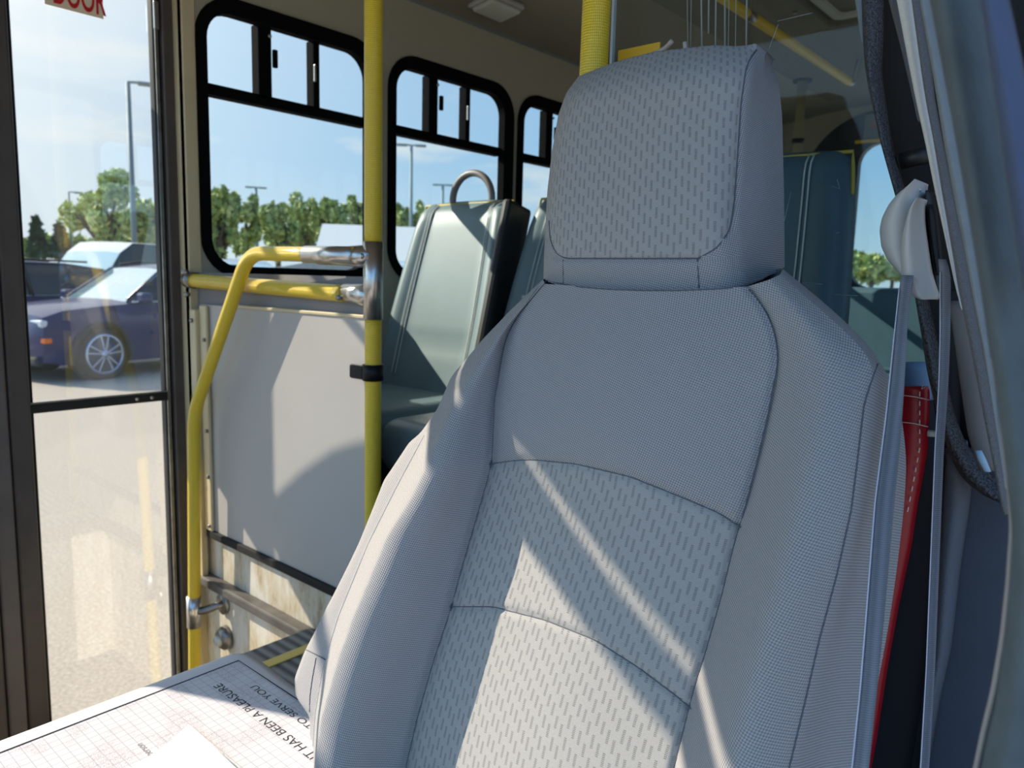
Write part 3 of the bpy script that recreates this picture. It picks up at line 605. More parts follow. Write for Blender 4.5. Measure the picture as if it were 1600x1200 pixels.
FE = [
 hh([(860, 438), (850, 448), (812, 488), (770, 532), (722, 592), (700, 640), (672, 680), (660, 692), (622, 752), (585, 850), (535, 950), (500, 1020), (485, 1060), (485, 1090), (500, 1130), (510, 1200), (505, 1420)], [(400, -.08), (600, -.10), (1400, -.10)]),
 hh([(849, 436), (837, 447), (798, 484), (755, 529), (705, 588), (684, 638), (656, 678), (640, 690), (600, 750), (560, 850), (510, 950), (475, 1020), (460, 1060), (462, 1090), (484, 1118), (484, 1200), (486, 1420)], [(400, -.02), (600, -.02), (700, .0), (1000, .015), (1400, .015)]),
 hh([(851, 437), (841, 450), (804, 487), (760, 532), (710, 592), (690, 640), (663, 680), (620, 760), (575, 850), (530, 960), (505, 1040), (492, 1120), (487, 1200), (489, 1420)], [(430, .0), (520, .0), (600, .008), (700, .016), (900, .024), (1400, .03)]),
 hh([(853, 438), (816, 482), (785, 517), (738, 590), (702, 650), (672, 720), (645, 777), (608, 833), (556, 956), (530, 1028), (502, 1122), (492, 1200), (494, 1420)], [(430, .0), (500, .012), (590, .036), (720, .068), (900, .082), (1400, .085)]),
 hh([(855, 438), (838, 452), (805, 500), (790, 530), (773, 627), (768, 727), (750, 790), (720, 893), (705, 950), (677, 1034), (652, 1122), (634, 1200), (596, 1400)], [(430, .0), (600, .004), (800, .0), (1400, .0)]),
 None,
 hh([(1166, 447), (1200, 490), (1213, 533), (1215, 567), (1200, 647), (1183, 720), (1163, 797), (1147, 850), (1127, 933), (1100, 1027), (1085, 1073), (1063, 1160), (1053, 1200), (1020, 1420)], [(430, .0), (600, .004), (800, .0), (1400, .0)]),
 hh([(1200, 437), (1232, 475), (1262, 510), (1285, 560), (1285, 640), (1270, 720), (1252, 800), (1230, 900), (1200, 1000), (1172, 1100), (1150, 1200), (1110, 1420)], [(430, .0), (520, .014), (700, .035), (900, .05), (1400, .055)]),
 hh([(1220, 430), (1255, 462), (1293, 492), (1338, 535), (1371, 569), (1362, 593), (1350, 633), (1340, 717), (1330, 797), (1307, 900), (1280, 1000), (1257, 1100), (1233, 1200), (1190, 1420)], [(430, -.01), (560, -.006), (640, .012), (800, .02), (1400, .025)]),
 hh([(1224, 421), (1262, 452), (1302, 485), (1347, 528), (1380, 567), (1388, 600), (1386, 640), (1382, 720), (1370, 800), (1352, 900), (1330, 1000), (1308, 1100), (1288, 1200), (1250, 1420)], [(430, -.03), (560, -.03), (700, -.04), (1400, -.04)]),
 hh([(1225, 424), (1263, 456), (1303, 489), (1349, 532), (1387, 580), (1408, 640), (1417, 720), (1412, 800), (1400, 900), (1388, 980), (1375, 1050), (1355, 1150), (1345, 1200), (1310, 1420)], [(430, -.09), (1400, -.10)]),
]
MT = np.array([.0225, .024, .026, .027, .029, .0325, .0262, .020, .015, .010, .010])
ARCH = [(765, 725), (800, 720), (830, 718), (900, 725), (985, 745), (1060, 775), (1120, 800), (1158, 824)]
LOWS = [(703, 948), (770, 948), (850, 968), (930, 1000), (1000, 1045), (1060, 1090), (1080, 1108)]
MB = .93
def build_back():
    nrow = 330; cnt = [8, 8, 16, 44, 60, 60, 44, 26, 12, 12]
    t = np.linspace(0, 1, nrow); KX = []; KH = []
    M0 = MT
    # every row is one value of m per column: start from the head-rest seam
    for f in range(11):
        m = M0[f] + (MB - M0[f]) * t
        if FE[f] is None: KX.append(None); KH.append(None); continue
        X, H = feat(FE[f], m); KX.append(X); KH.append(H)
    m5 = M0[5] + (MB - M0[5]) * t
    KX[5] = (KX[4] + KX[6]) / 2; KH[5] = .5 * (KH[4] + KH[6]) + .010 + .010 * np.exp(-((t - .12) / .12) ** 2)
    KX = smooth(np.stack(KX, 1), 5); KX[:, 2:] = smooth(KX[:, 2:].copy(), 22); KH = smooth(np.stack(KH, 1), 60)
    for k in range(2, 11): KX[:, k] = np.maximum(KX[:, k], KX[:, k - 1] + .6) if k < 9 else KX[:, k]
    S = [];
    for k, c in enumerate(cnt): S += list(k + np.arange(c) / c)
    S = np.array(S + [10.0]); ks = np.arange(11.0)
    Xs = np.stack([np.interp(S, ks, KX[i]) for i in range(nrow)]); Ms = np.stack([np.interp(S, ks, M0) for i in range(nrow)]); Ms = Ms + (MB - Ms) * t[:, None]
    kx = np.tile(ks, (nrow, 1)); Sx = np.tile(S, (nrow, 1)); H = np.zeros_like(Xs)
    for a, b in ((0, 4), (4, 6), (6, 10)):
        sel = (S >= a) & (S <= b)
        H[:, sel] = pchip(kx[:, a:b + 1], KH[:, a:b + 1], Sx[:, sel])
    Ys = VY + Ms * (Xs - VX)
    # grooves along the seams
    def groove(k, w, d, r0=0):
        return -d * np.exp(-((Xs - KX[:, k:k + 1]) / w) ** 2)
    H += groove(4, 7, .0035) + groove(6, 7, .0035) + groove(2, 5, .002) * (t > .2)[:, None] + groove(8, 5, .002) * (t > .08)[:, None]
    ax, ay = np.array(ARCH).T; lx, ly = np.array(LOWS).T; inn = (S[None] > 3.99) & (S[None] < 6.01)
    H += np.where(inn, -.0030 * np.exp(-((Ys - np.interp(Xs, ax, ay)) / 6) ** 2), 0) + np.where(inn, -.0028 * np.exp(-((Ys - np.interp(Xs, lx, ly)) / 6) ** 2), 0)
    H += np.where(inn, .004 * np.clip((Ys - np.interp(Xs, ax, ay)) / 50, -1, 0) * -1, 0)
    P = onS_arr(Xs, Ys, H)
    # keep the hidden back edge behind
    du = np.linalg.norm(np.diff(P, axis=1), axis=2); U = np.concatenate([np.zeros((nrow, 1)), np.cumsum(du, 1)], 1); c = sum(cnt[:5]); U = U - U[:, c:c + 1]
    Vv = np.linalg.norm(np.diff(P, axis=0), axis=2); Vv = np.concatenate([np.zeros((1, len(S))), np.cumsum(Vv, 0)], 0); Vv = np.tile(Vv[:, c:c + 1], (1, len(S)))
    Vv = (P[..., 2] - 1.7) / math.cos(RC)
    U = smooth(U, 60)
    return P, np.stack([U, Vv], -1), Xs, Ys, S
def gridmesh(name, P, UV, keep, m, parent):
    nr, nc = P.shape[:2]; i, j = np.nonzero(keep); a = i * nc + j
    Fc = np.stack([a, a + nc, a + nc + 1, a + 1], 1); used, inv = np.unique(Fc.ravel(), return_inverse=True)
    return pyd(name, P.reshape(-1, 3)[used], inv.reshape(-1, 4), m, parent, True, UV.reshape(-1, 2)[used])
seat = empty('driver_seat', (-.45, .50, .85), 'large grey fabric high-back driver seat with side bolsters and integral headrest', 'seat')
P, UV, XS, YS, S = build_back(); sc = (S[:-1] + S[1:]) / 2; cx = (XS[:-1, :-1] + XS[1:, 1:]) / 2; cy = (YS[:-1, :-1] + YS[1:, 1:]) / 2
one = np.ones(cx.shape, bool); cs = np.tile(sc, (cx.shape[0], 1)); arch = np.interp(cx, *np.array(ARCH).T); low = np.interp(cx, *np.array(LOWS).T); ctr = (cs > 4) & (cs < 6)
q1 = gridmesh('side_panel', P, UV, cs < 2, M['fabric'], seat); q2 = gridmesh('bolster', P, UV, (cs > 2) & (cs < 4), M['fabric'], seat)
q3 = gridmesh('shoulder_panel', P, UV, ctr & (cy < arch), M['fabric'], seat); q4 = gridmesh('centre_panel', P, UV, ctr & (cy >= arch) & (cy < low), M['insert'], seat)
q5 = gridmesh('lumbar_panel', P, UV, ctr & (cy >= low), M['insert'], seat); q6 = gridmesh('bolster', P, UV, (cs > 6) & (cs < 8), M['fabric'], seat); q7 = gridmesh('side_panel', P, UV, cs > 8, M['fabric'], seat)
# back shell joining the two rear edges, and a seat cushion below the frame
Lr, Rr = P[::8, 0], P[::8, -1]; n = len(Lr); V = []
for i in range(n):
    for s_ in np.linspace(0, 1, 13):
        p = Lr[i] * (1 - s_) + Rr[i] * s_ + np.array([0, .035 * math.sin(math.pi * s_), 0]); V.append(p)
gridmesh('back_shell', np.array(V).reshape(n, 13, 3), np.zeros((n, 13, 2)), np.ones((n - 1, 12), bool), mat('seat_back_cloth', lin(120, 118, 118), .9), seat)
bm = bmesh.new(); addbox(bm, -.72, -.18, -.02, .50, .98, 1.10, .05, seg=5); bmo('seat_cushion', bm, M['fabric'], seat, True)
box('seat_base', -.66, -.24, .05, .5, .845, .98, M['black'], seat, .02)

# head rest
HF = [
 hh([(866, 440), (866, 400), (870, 300), (876, 240), (885, 180), (897, 150), (915, 122), (950, 102)], [(0, -.11), (500, -.11)]),
 hh([(849, 437), (850, 400), (855, 300), (862, 240), (872, 180), (885, 145), (905, 118), (918, 110)], [(0, -.035), (500, -.035)]),
 hh([(853, 437), (854, 400), (859, 300), (866, 240), (877, 180), (891, 145), (912, 118), (926, 110)], [(0, -.012), (500, -.012)]),
 hh([(880, 446), (880, 404), (882, 300), (888, 240), (896, 180), (910, 145), (930, 118), (945, 108)], [(0, .004), (500, .004)]),
 hh([(1000, 453), (1000, 400), (1004, 300), (1008, 200), (1014, 140), (1020, 100), (1024, 82)], [(0, .012), (500, .012)]),
 hh([(1110, 452), (1110, 400), (1106, 300), (1104, 200), (1106, 130), (1110, 100), (1114, 73)], [(0, .006), (500, .006)]),
 hh([(1158, 449), (1153, 400), (1147, 320), (1150, 250), (1156, 170), (1165, 110), (1172, 84), (1176, 74)], [(0, -.012), (500, -.012)]),
 hh([(1190, 438), (1188, 400), (1188, 300), (1186, 200), (1188, 140), (1190, 112), (1191, 90)], [(0, -.05), (500, -.05)]),
 hh([(1226, 418), (1226, 400), (1225, 300), (1222, 180), (1217, 130), (1206, 102), (1198, 92)], [(0, -.10), (500, -.10)]),
]
HT = np.array([-.191, -.190, -.193, -.198, -.2005, -.1955, -.185, -.1775, -.168]); HB = np.array([.026, .0245, .0255, .0305, .0325, .0300, .0270, .0200, .0085])
def build_head():
    nrow = 170; cnt = [6, 8, 14, 50, 50, 24, 20, 20]; t = np.linspace(0, 1, nrow); KX, KH = [], []
    for f in range(9):
        m = HB[f] + (HT[f] - HB[f]) * t; X, H = feat(HF[f], m); KX.append(X); KH.append(H)
    KX = smooth(np.stack(KX, 1), 4); KH = np.stack(KH, 1); ks = np.arange(9.0); S = []
    for k, c in enumerate(cnt): S += list(k + np.arange(c) / c)
    S = np.array(S + [8.0]); kx = np.tile(ks, (nrow, 1)); Sx = np.tile(S, (nrow, 1))
    Xs = pchip(kx, KX, Sx); H = pchip(kx, KH, Sx); Ms = np.interp(S, ks, HB)[None] * (1 - t[:, None]) + np.interp(S, ks, HT)[None] * t[:, None]
    Ys = VY + Ms * (Xs - VX)
    inside = np.clip(1 - H / -.06, .0, 1)
    H = H - inside * .045 * np.clip((t[:, None] - .80) / .20, 0, 1) ** 3 - .012 * (1 - t[:, None]) ** 8
    # seams
    sx, sy = np.array(HSEAM).T; 
    H = H - .0025 * np.exp(-((Xs - np.interp(Ys, sy[::-1] if sy[0] > sy[-1] else sy, sx[::-1] if sy[0] > sy[-1] else sx)) / 6) ** 2) * (Ys < 372)
    H = H - .0025 * np.exp(-((Ys - 404) / 5) ** 2) * ((Xs > 868) & (Xs < 1095))
    P = onS_arr(Xs, Ys, H)
    # roll over the top to the back
    extra = []
    for k, dh in enumerate((.02, .05, .08, .11)):
        q = P[-1].copy(); back = np.minimum(H[-1], 0); tgt = -.12; f = (k + 1) / 4; tg = np.where(S < 4.5, tgt, np.where(S > 6, H[-1] - .008, tgt + (S - 4.5) / 1.5 * (H[-1] - .008 - tgt)))
        q = q - SN * ((H[-1] - tg) * f)[:, None] + np.array([0, 0, .010 * math.sin(math.pi * f * .6)]); extra.append(q)
    P = np.concatenate([P, np.array(extra)], 0)
    U = P[..., 0] + .3 * P[..., 1] * (S[None] > 6.2) ; Vv = np.cumsum(np.concatenate([np.zeros((1, P.shape[1])), np.linalg.norm(np.diff(P, axis=0), axis=2)], 0), 0)
    du = np.linalg.norm(np.diff(P, axis=1), axis=2); U = np.concatenate([np.zeros((P.shape[0], 1)), np.cumsum(du, 1)], 1); c = sum(cnt[:4]); U = U - U[:, c:c + 1]; U = np.where(np.abs(U) < 1, U, 0)
    Vv = np.tile(Vv[:, c:c + 1], (1, P.shape[1]))
    Xf = np.concatenate([Xs, np.tile(Xs[-1], (4, 1))]); Yf = np.concatenate([Ys, np.tile(Ys[-1], (4, 1))])
    return P, np.stack([U, Vv], -1), Xf, Yf, S
HSEAM = [(1182, 78), (1172, 90), (1165, 110), (1158, 160), (1152, 250), (1147, 320), (1140, 360), (1120, 388), (1090, 404)]
P2, UV2, X2, Y2, S2 = build_head()
cx2 = (X2[:-1, :-1] + X2[1:, 1:]) / 2; cy2 = (Y2[:-1, :-1] + Y2[1:, 1:]) / 2
sx, sy = np.array(HSEAM).T; lx_, ly_ = np.array([(862, 300), (862, 372), (868, 393), (882, 404)]).T
pat = (cy2 < 404) & (cx2 < np.interp(cy2, sy, sx)) & ~((cx2 < 882) & (cy2 > np.interp(cx2, lx_[1:], ly_[1:])))
head = gridmesh('headrest', P2, UV2, ~pat, M['fabric'], seat); hp_ = gridmesh('headrest_panel', P2, UV2, pat, M['insert'], seat)
# closing back of the head rest
ctr_ = P2[-1].mean(0); vt = [tuple(p) for p in P2[-1]] + [tuple(ctr_)]; pyd('headrest_top', vt, [(i, i + 1, len(vt) - 1) for i in range(len(vt) - 2)], M['fabric'], seat)
Lr, Rr = P2[:-4:6, 0], P2[:-4:6, -1]; n = len(Lr); V = []
for i in range(n):
    for s_ in np.linspace(0, 1, 9): V.append(Lr[i] * (1 - s_) + Rr[i] * s_ + np.array([0, .02 * math.sin(math.pi * s_), 0]))
gridmesh('headrest_back', np.array(V).reshape(n, 9, 3), np.zeros((n, 9, 2)), np.ones((n - 1, 8), bool), MATS['seat_back_cloth'], seat)
# seams: thin threads laid on the upholstery
def bvh(o): me = o.data; return BVHTree.FromPolygons([v.co for v in me.vertices], [p.vertices for p in me.polygons])
BV = [bvh(o) for o in (q1, q2, q3, q4, q5, q6, q7, head, hp_)]
def lay(pts, step=6, off=.0003):
    out_ = []; pts = [Vector((*p, 0)) for p in pts]
    for p in subdiv(pts, step):
        d = Vector(ray(p.x, p.y)).normalized(); best = None
        for b in BV:
            h = b.ray_cast(Vector(EYE), d)
            if h[0] is not None and (best is None or h[3] < best[3]): best = h
        if best is not None: out_.append(best[0] - d * off)
    P = np.array([tuple(p) for p in out_]);
    if len(P) > 4: P = smooth(P, 2)
    return P
def seamline(name, pts, r=.0006, m='seam', parent=seat):
    P = lay(pts)
    if len(P) > 2: tube(name, P, r, M[m], parent, 6)
trk = lambda f: [(x, y) for x, y, h in FE[f] if y < 1260]
seamline('seam', trk(4)); seamline('seam', trk(6)); seamline('seam', ARCH); seamline('seam', LOWS)
seamline('seam', [(x, y) for x, y in trk(2) if y > 670], .0008, 'seamlight'); seamline('seam', [(x, y) for x, y in trk(8) if y > 560], .0008)
seamline('seam', HSEAM, .0008); seamline('seam', [(1090, 404), (880, 404), (867, 394), (860, 375), (858, 345)], .0009); seamline('seam', [(880, 406), (880, 444)]); seamline('seam', [(1090, 406), (1092, 450)])
seamline('seam', [(852, 438), (866, 441), (900, 448), (950, 452), (1000, 454), (1060, 454), (1130, 451), (1168, 447), (1200, 434), (1223, 421)], .0008)
seamline('seam', [(466, 1010), (485, 1018), (509, 1031)], .0008)
seamline('fold', [(494, 1028), (488, 1060), (484, 1090), (484, 1112)], .0008)
# ============================================================ pillar, belt and seals on the driver's side
def ribbon(name, rows, Y, m, parent=None, thick=.02, bulge=.5, n=12, step=14, uv=True):
    """rows: (y, x-left, x-right) edges seen from the seat side; the section is a rounded bar standing at depth Y"""
    rows = sorted(rows); ys = np.arange(rows[0][0], rows[-1][0] + 1, step); r = np.array([q[:3] for q in rows], float)
    if ys[-1] < rows[-1][0]: ys = np.append(ys, rows[-1][0])
    xl = np.interp(ys, r[:, 0], r[:, 1]); xr = np.interp(ys, r[:, 0], r[:, 2])
    if len(ys) > 8: xl[1:-1] = (xl[:-2] + 2 * xl[1:-1] + xl[2:]) / 4; xr[1:-1] = (xr[:-2] + 2 * xr[1:-1] + xr[2:]) / 4
    V, UVs, Fc = [], [], []; Ld = 0; prev = None
    for y, a, b in zip(ys, xl, xr):
        Yd = Y(y) if callable(Y) else Y; A, B = onY(a, y, Yd), onY(b, y, Yd); c = (A + B) / 2
        if prev is not None: Ld += np.linalg.norm(c - prev)
        prev = c; w_ = np.linalg.norm(B - A)
        for k in range(n + 1):
            s_ = k / n; f = math.sin(math.pi * s_) ** .6; p = A * (1 - s_) + B * s_ - np.array([0, 1, 0]) * thick * bulge * f; V.append(p); UVs.append((s_ * w_, Ld))
        for k in range(n + 1):
            s_ = 1 - k / n; p = A * (1 - s_) + B * s_ + np.array([0, 1, 0]) * thick * (1 - bulge) * (math.sin(math.pi * s_) ** .4 if 0 < s_ < 1 else 0); V.append(p); UVs.append((s_ * w_, Ld))
    m_ = 2 * n + 2
    for i in range(len(ys) - 1):
        for k in range(m_): a = i * m_ + k; b = i * m_ + (k + 1) % m_; Fc.append((a, b, b + m_, a + m_))
    Fc.append(tuple(range(m_))[::-1]); Fc.append(tuple(range((len(ys) - 1) * m_, len(ys) * m_)))
    return pyd(name, V, Fc, m, parent, True, UVs)
# driver-side pillar, from the acrylic to the open door's seals
struct(ribbon('trim_9', [(-40, 1345, 1377), (0, 1347, 1381), (60, 1349, 1380), (112, 1353, 1377), (150, 1361, 1382), (225, 1378, 1393), (300, 1399, 1414), (330, 1407, 1426), (400, 1420, 1440), (470, 1432, 1450), (530, 1442, 1464), (580, 1449, 1476), (650, 1466, 1492), (700, 1480, 1512), (740, 1497, 1545), (765, 1520, 1575), (782, 1558, 1600)], .865, M['textured'], thick=.03, bulge=.6))
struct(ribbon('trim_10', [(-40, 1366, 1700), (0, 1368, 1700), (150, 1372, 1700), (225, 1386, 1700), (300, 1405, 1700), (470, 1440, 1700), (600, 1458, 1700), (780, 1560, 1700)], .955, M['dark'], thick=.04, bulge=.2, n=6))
struct(ribbon('trim_11', [(-40, 1334, 1348), (0, 1336, 1350), (60, 1346, 1352), (70, 1349, 1353)], .92, M['greyp'], thick=.02))
struct(ribbon('trim_12', [(-40, 1381, 1398), (0, 1388, 1403), (80, 1409, 1417), (157, 1427, 1433), (190, 1435, 1438)], .76, mat('dark_grey_edge', lin(84, 82, 80), .7), thick=.01))
struct(ribbon('trim_13', [(-40, 1395, 1420), (0, 1401, 1427), (112, 1422, 1442), (157, 1431, 1448), (225, 1446, 1461), (300, 1461, 1474), (400, 1483, 1490), (450, 1494, 1498), (484, 1504, 1506)], .73, M['cream'], thick=.02, bulge=.3))
struct(ribbon('trim_14', [(-40, 1418, 1430), (0, 1425, 1437), (112, 1440, 1455), (157, 1447, 1460), (225, 1460, 1473), (300, 1472, 1488), (400, 1489, 1509), (450, 1497, 1517), (550, 1518, 1537), (650, 1537, 1555), (700, 1547, 1563), (745, 1556, 1572), (800, 1566, 1582)], .71, M['gtext'], thick=.02))
struct(ribbon('trim_15', [(-40, 1430, 1448), (0, 1437, 1453), (112, 1457, 1475), (225, 1475, 1497), (300, 1489, 1511), (400, 1509, 1527), (450, 1518, 1534), (550, 1538, 1550), (700, 1563, 1569), (760, 1572, 1577)], .66, M['greyp'], thick=.02))
struct(ribbon('trim_16', [(-60, 1444, 1524), (0, 1455, 1537), (112, 1476, 1553), (225, 1497, 1568), (450, 1535, 1602), (600, 1556, 1630), (700, 1568, 1650), (783, 1577, 1660), (825, 1580, 1668), (908, 1575, 1668), (992, 1566, 1665), (1075, 1553, 1660), (1137, 1537, 1655), (1200, 1524, 1650), (1280, 1505, 1640)], .44, M['band'], thick=.045, bulge=.7, n=18))
struct(ribbon('trim_17', [(-60, 1520, 1562), (0, 1534, 1578), (112, 1551, 1602), (225, 1567, 1625), (450, 1601, 1660)], .40, M['blueband'], thick=.03, bulge=.8))
struct(ribbon('trim_18', [(470, 1482, 1520), (600, 1500, 1540), (680, 1512, 1545), (735, 1530, 1560)], .80, mat('taupe_trim', lin(104, 100, 98), .6), thick=.02, bulge=.2))
struct(ribbon('trim_19', [(690, 1480, 1512), (762, 1474, 1519), (800, 1472, 1514), (887, 1465, 1501), (1012, 1458, 1487), (1096, 1452, 1468), (1200, 1436, 1450), (1280, 1424, 1438)], .885, mat('mid_grey_pillar_trim', lin(84, 92, 102), .6, bump=.5, bscale=700), thick=.03))
struct(ribbon('trim_20', [(700, 1500, 1700), (745, 1470, 1700), (900, 1460, 1700), (1100, 1440, 1700), (1290, 1410, 1700)], .90, M['navy'], thick=.03, bulge=.2, n=6))
struct(ribbon('trim_21', [(600, 1400, 1475), (700, 1400, 1478), (900, 1385, 1475), (1100, 1360, 1460), (1290, 1320, 1440)], .94, M['dnavy'], thick=.03, bulge=.2, n=6))
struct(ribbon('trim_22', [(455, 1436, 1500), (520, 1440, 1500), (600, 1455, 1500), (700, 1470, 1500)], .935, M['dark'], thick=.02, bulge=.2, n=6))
struct(tube('trim_23', [onY(1408, 252, .87), onY(1460, 240, .87)], .0085, M['black'], None, 16))
tube_ = None
struct(ribbon('trim_29', [(560, 1548, 1553), (640, 1560, 1566), (700, 1566, 1573), (783, 1575, 1584), (825, 1577, 1588), (908, 1571, 1584), (992, 1562, 1576), (1075, 1548, 1562), (1137, 1533, 1546), (1200, 1520, 1532), (1280, 1500, 1512)], .425, mat('pale_seal_highlight', lin(150, 145, 140), .6), thick=.006))  # pale ribbon: the seal's edge highlight put into its colour
struct(ribbon('trim_30', [(704, 1524, 1534), (715, 1526, 1540), (737, 1538, 1549)], .775, mat('pale_blue_gap_trim', lin(150, 180, 200), .5), thick=.004))
# seat belt
belt = empty('seat_belt', tuple(onY(1345, 1290, .58)), 'grey seat belt with light grey shoulder anchor cover on the pillar', 'seat belt')
yb1 = lambda y: .735 - .17 * np.clip((y - 450) / 750, 0, 1)
ribbon('webbing', [(430, 1408, 1428), (450, 1405, 1425), (480, 1401, 1421), (525, 1397, 1417), (590, 1392, 1414), (650, 1384, 1410), (700, 1378, 1406), (783, 1367, 1398), (860, 1361, 1391), (950, 1354, 1383), (1075, 1344, 1371), (1200, 1331, 1358), (1290, 1322, 1349)], yb1, M['strap'], belt, thick=.003)
ribbon('webbing_edge', [(450, 1404, 1406), (525, 1396, 1398), (650, 1383, 1385.5), (783, 1366, 1368.5), (950, 1353, 1355.5), (1075, 1343, 1345.5), (1200, 1330, 1332.5), (1290, 1321, 1323.5)], lambda y: yb1(y) - .002, mat('belt_edge', lin(200, 206, 222), .7), belt, thick=.002, n=4)
yb2 = lambda y: .74 - .03 * np.clip((y - 450) / 750, 0, 1)
ribbon('webbing', [(405, 1466, 1478), (425, 1468, 1486), (525, 1468, 1485), (600, 1466, 1482), (700, 1460, 1475), (900, 1452, 1467), (1050, 1446, 1461), (1200, 1437, 1452), (1290, 1432, 1447)], yb2, mat('belt_shade', lin(118, 124, 142), .6, fn=webbing), belt, thick=.002)
ribbon('webbing_edge', [(425, 1468, 1470), (525, 1468, 1470), (600, 1466, 1468), (700, 1460, 1462), (900, 1452, 1454), (1050, 1446, 1448), (1200, 1437, 1439.5), (1290, 1432, 1434.5)], lambda y: yb2(y) - .0015, MATS['belt_edge'], belt, thick=.0015, n=4)
ribbon('anchor_cover', [(287, 1442, 1448), (295, 1428, 1448), (307, 1406, 1450), (322, 1391, 1452), (342, 1380, 1452), (362, 1376, 1452), (387, 1379, 1452), (407, 1389, 1452), (422, 1403, 1450), (430, 1415, 1440)], .80, M['cover'], belt, thick=.05, bulge=.75, n=16, step=4)
ribbon('anchor_hood', [(312, 1441, 1447), (318, 1433, 1446), (330, 1424, 1445), (350, 1417, 1446), (372, 1411, 1449), (400, 1409, 1453), (425, 1409, 1457), (440, 1411, 1461), (455, 1419, 1466), (463, 1424, 1470), (468, 1440, 1466)], .765, M['cover'], belt, thick=.035, bulge=.7, n=16, step=4)
ribbon('anchor_mechanism', [(300, 1448, 1460), (330, 1444, 1466), (380, 1448, 1472), (420, 1454, 1476), (460, 1462, 1480), (470, 1466, 1480)], .79, M['black'], belt, thick=.03, bulge=.5, step=6)
ribbon('anchor_guide', [(320, 1450, 1458), (350, 1450, 1463), (390, 1457, 1466), (430, 1464, 1472)], .77, M['blackm'], belt, thick=.012)
tube('cover_pin', [onY(1434, 293, .79), onY(1434, 298, .78)], .0025, M['chrome'], belt, 10)
# red bag behind the seat
bag = empty('hanging_bag', tuple(onY(1400, 1100, .88)), 'red vinyl bag with white stitching hanging behind the driver seat', 'bag')
ribbon('bag_body', [(604, 1398, 1451), (612, 1398, 1453), (650, 1395, 1452), (700, 1390, 1450), (740, 1385, 1443), (783, 1380, 1435), (850, 1370, 1425), (950, 1350, 1404), (1050, 1330, 1386), (1150, 1312, 1371), (1290, 1290, 1345)], .885, M['red'], bag, thick=.02, bulge=.5, step=6)
for P in ([(1405, 617), (1430, 620), (1452, 625)], [(1405, 659), (1430, 662), (1450, 667)]): tube('stitching', [onY(x, y, .8735) for x, y in P], .0006, M['white'], bag, 6)
P = [(1437, 612), (1437, 700), (1426, 760), (1418, 800)]; pts = subdiv([Vector((*p, 0)) for p in P], 7)
for i in range(0, len(pts) - 1, 2): tube('stitching', [onY(p.x, p.y, .8735) for p in (pts[i], pts[i + 1])], .0006, M['white'], bag, 6)
for (x, y) in ((1442, 602), (1447, 604)): tube('loose_thread', [onY(1440, 608, .874), onY(x, y, .874)], .0004, M['white'], bag, 5)
tube('bag_peg', [onY(1450, 677, .872), onY(1463, 678, .872)], .0035, mat('peg_plastic', lin(220, 228, 225), .4), bag, 12)
sb = ribbon('storage_pouch', [(566, 1400, 1458), (570, 1398, 1460), (600, 1398, 1460), (625, 1398, 1460)], .93, mat('slate_blue_vinyl', lin(96, 124, 150), .5), thick=.02); tag(sb, 'slate blue pouch above the red bag behind the driver seat', 'pouch')

# ============================================================ engine cover, papers
ec = empty('engine_cover', (-.9, .2, .85), 'grey plastic engine cover under the printed paper', 'engine cover')
box('shell', -1.055, -.80, -.30, .555, .85, 1.108, M['gtext'], ec, .03)
pp = empty('printed_sheet', (-.93, .3, 1.11), 'large printed paper sheet with a grid and upside-down lettering on the engine cover', 'paper')
nx, ny = 30, 60; V = []; x0, x1, y0, y1 = -1.046, -.70, -.25, .577
for j in range(ny + 1):
    for i in range(nx + 1):
        x = x0 + (x1 - x0) * i / nx; y = y0 + (y1 - y0) * j / ny
        z = 1.1204 - .006 * max(0, (-1.022 - x) / .024) ** 1.5 - .004 * max(0, (y - .56) / .015) ** 2
        V.append((x, y + .003 * math.sin(x * 30), z))
Fc = [(j * (nx + 1) + i, j * (nx + 1) + i + 1, (j + 1) * (nx + 1) + i + 1, (j + 1) * (nx + 1) + i) for j in range(ny) for i in range(nx)]
sh = pyd('sheet', V, Fc, M['paper'], pp, True); so_ = sh.modifiers.new('s', 'SOLIDIFY'); so_.thickness = .0012
zt = 1.1206
tube('border_line', [(-1.008, -.25, zt), (-1.008,   .20, zt), (-1.008, .553, zt), (-.88, .553, zt), (-.70, .553, zt)], .0009, M['ink'], sh, 5)
def flat(P, z=zt): return [onZ(x, y, z) for x, y in P]
a, b = onZ(499, 1181, zt), onZ(346, 1068, zt); d = b - a; d[2] = 0; d /= np.linalg.norm(d); up = np.cross([0, 0, 1], d)
def words(s, p, length, m=M['ink'], size=None, bold=0):
    o = onZ(*p, zt); t_ = text('lettering', s, (0, 0, 0), (1, 0, 0), (0, 1, 0), 1, m, sh, 0, bold=0)
    xs_ = [v.co.x for v in t_.data.vertices]; L_ = max(xs_) - min(xs_); k = length / L_; sy_ = size
    Mx = Matrix(((d[0] * k, up[0] * sy_, 0, o[0]), (d[1] * k, up[1] * sy_, 0, o[1]), (0, 0, 1, o[2] + .0003), (0, 0, 0, 1))); t_.data.transform(Mx)
    for v in t_.data.vertices: v.co.z = zt
    return t_
L1 = float(np.linalg.norm(a - b))
words('IT HAS BEEN A PLEASURE', (499, 1181), L1, size=.0175)
words('TO SERVE YOU', (492, 1134), float(np.linalg.norm(onZ(492, 1134, zt) - onZ(404, 1069, zt))), size=.0145)
words('person', (240, 1178), .032, M['ink2'], .013)
ns = empty('folded_note', tuple(onZ(330, 1190, 1.124)), 'blank white note lying on top of the printed sheet', 'paper')
bm = bmesh.new(); q = [onZ(x, y, 1.124) for x, y in ((295, 1133), (372, 1202), (430, 1262), (150, 1300), (200, 1205), (258, 1166))]
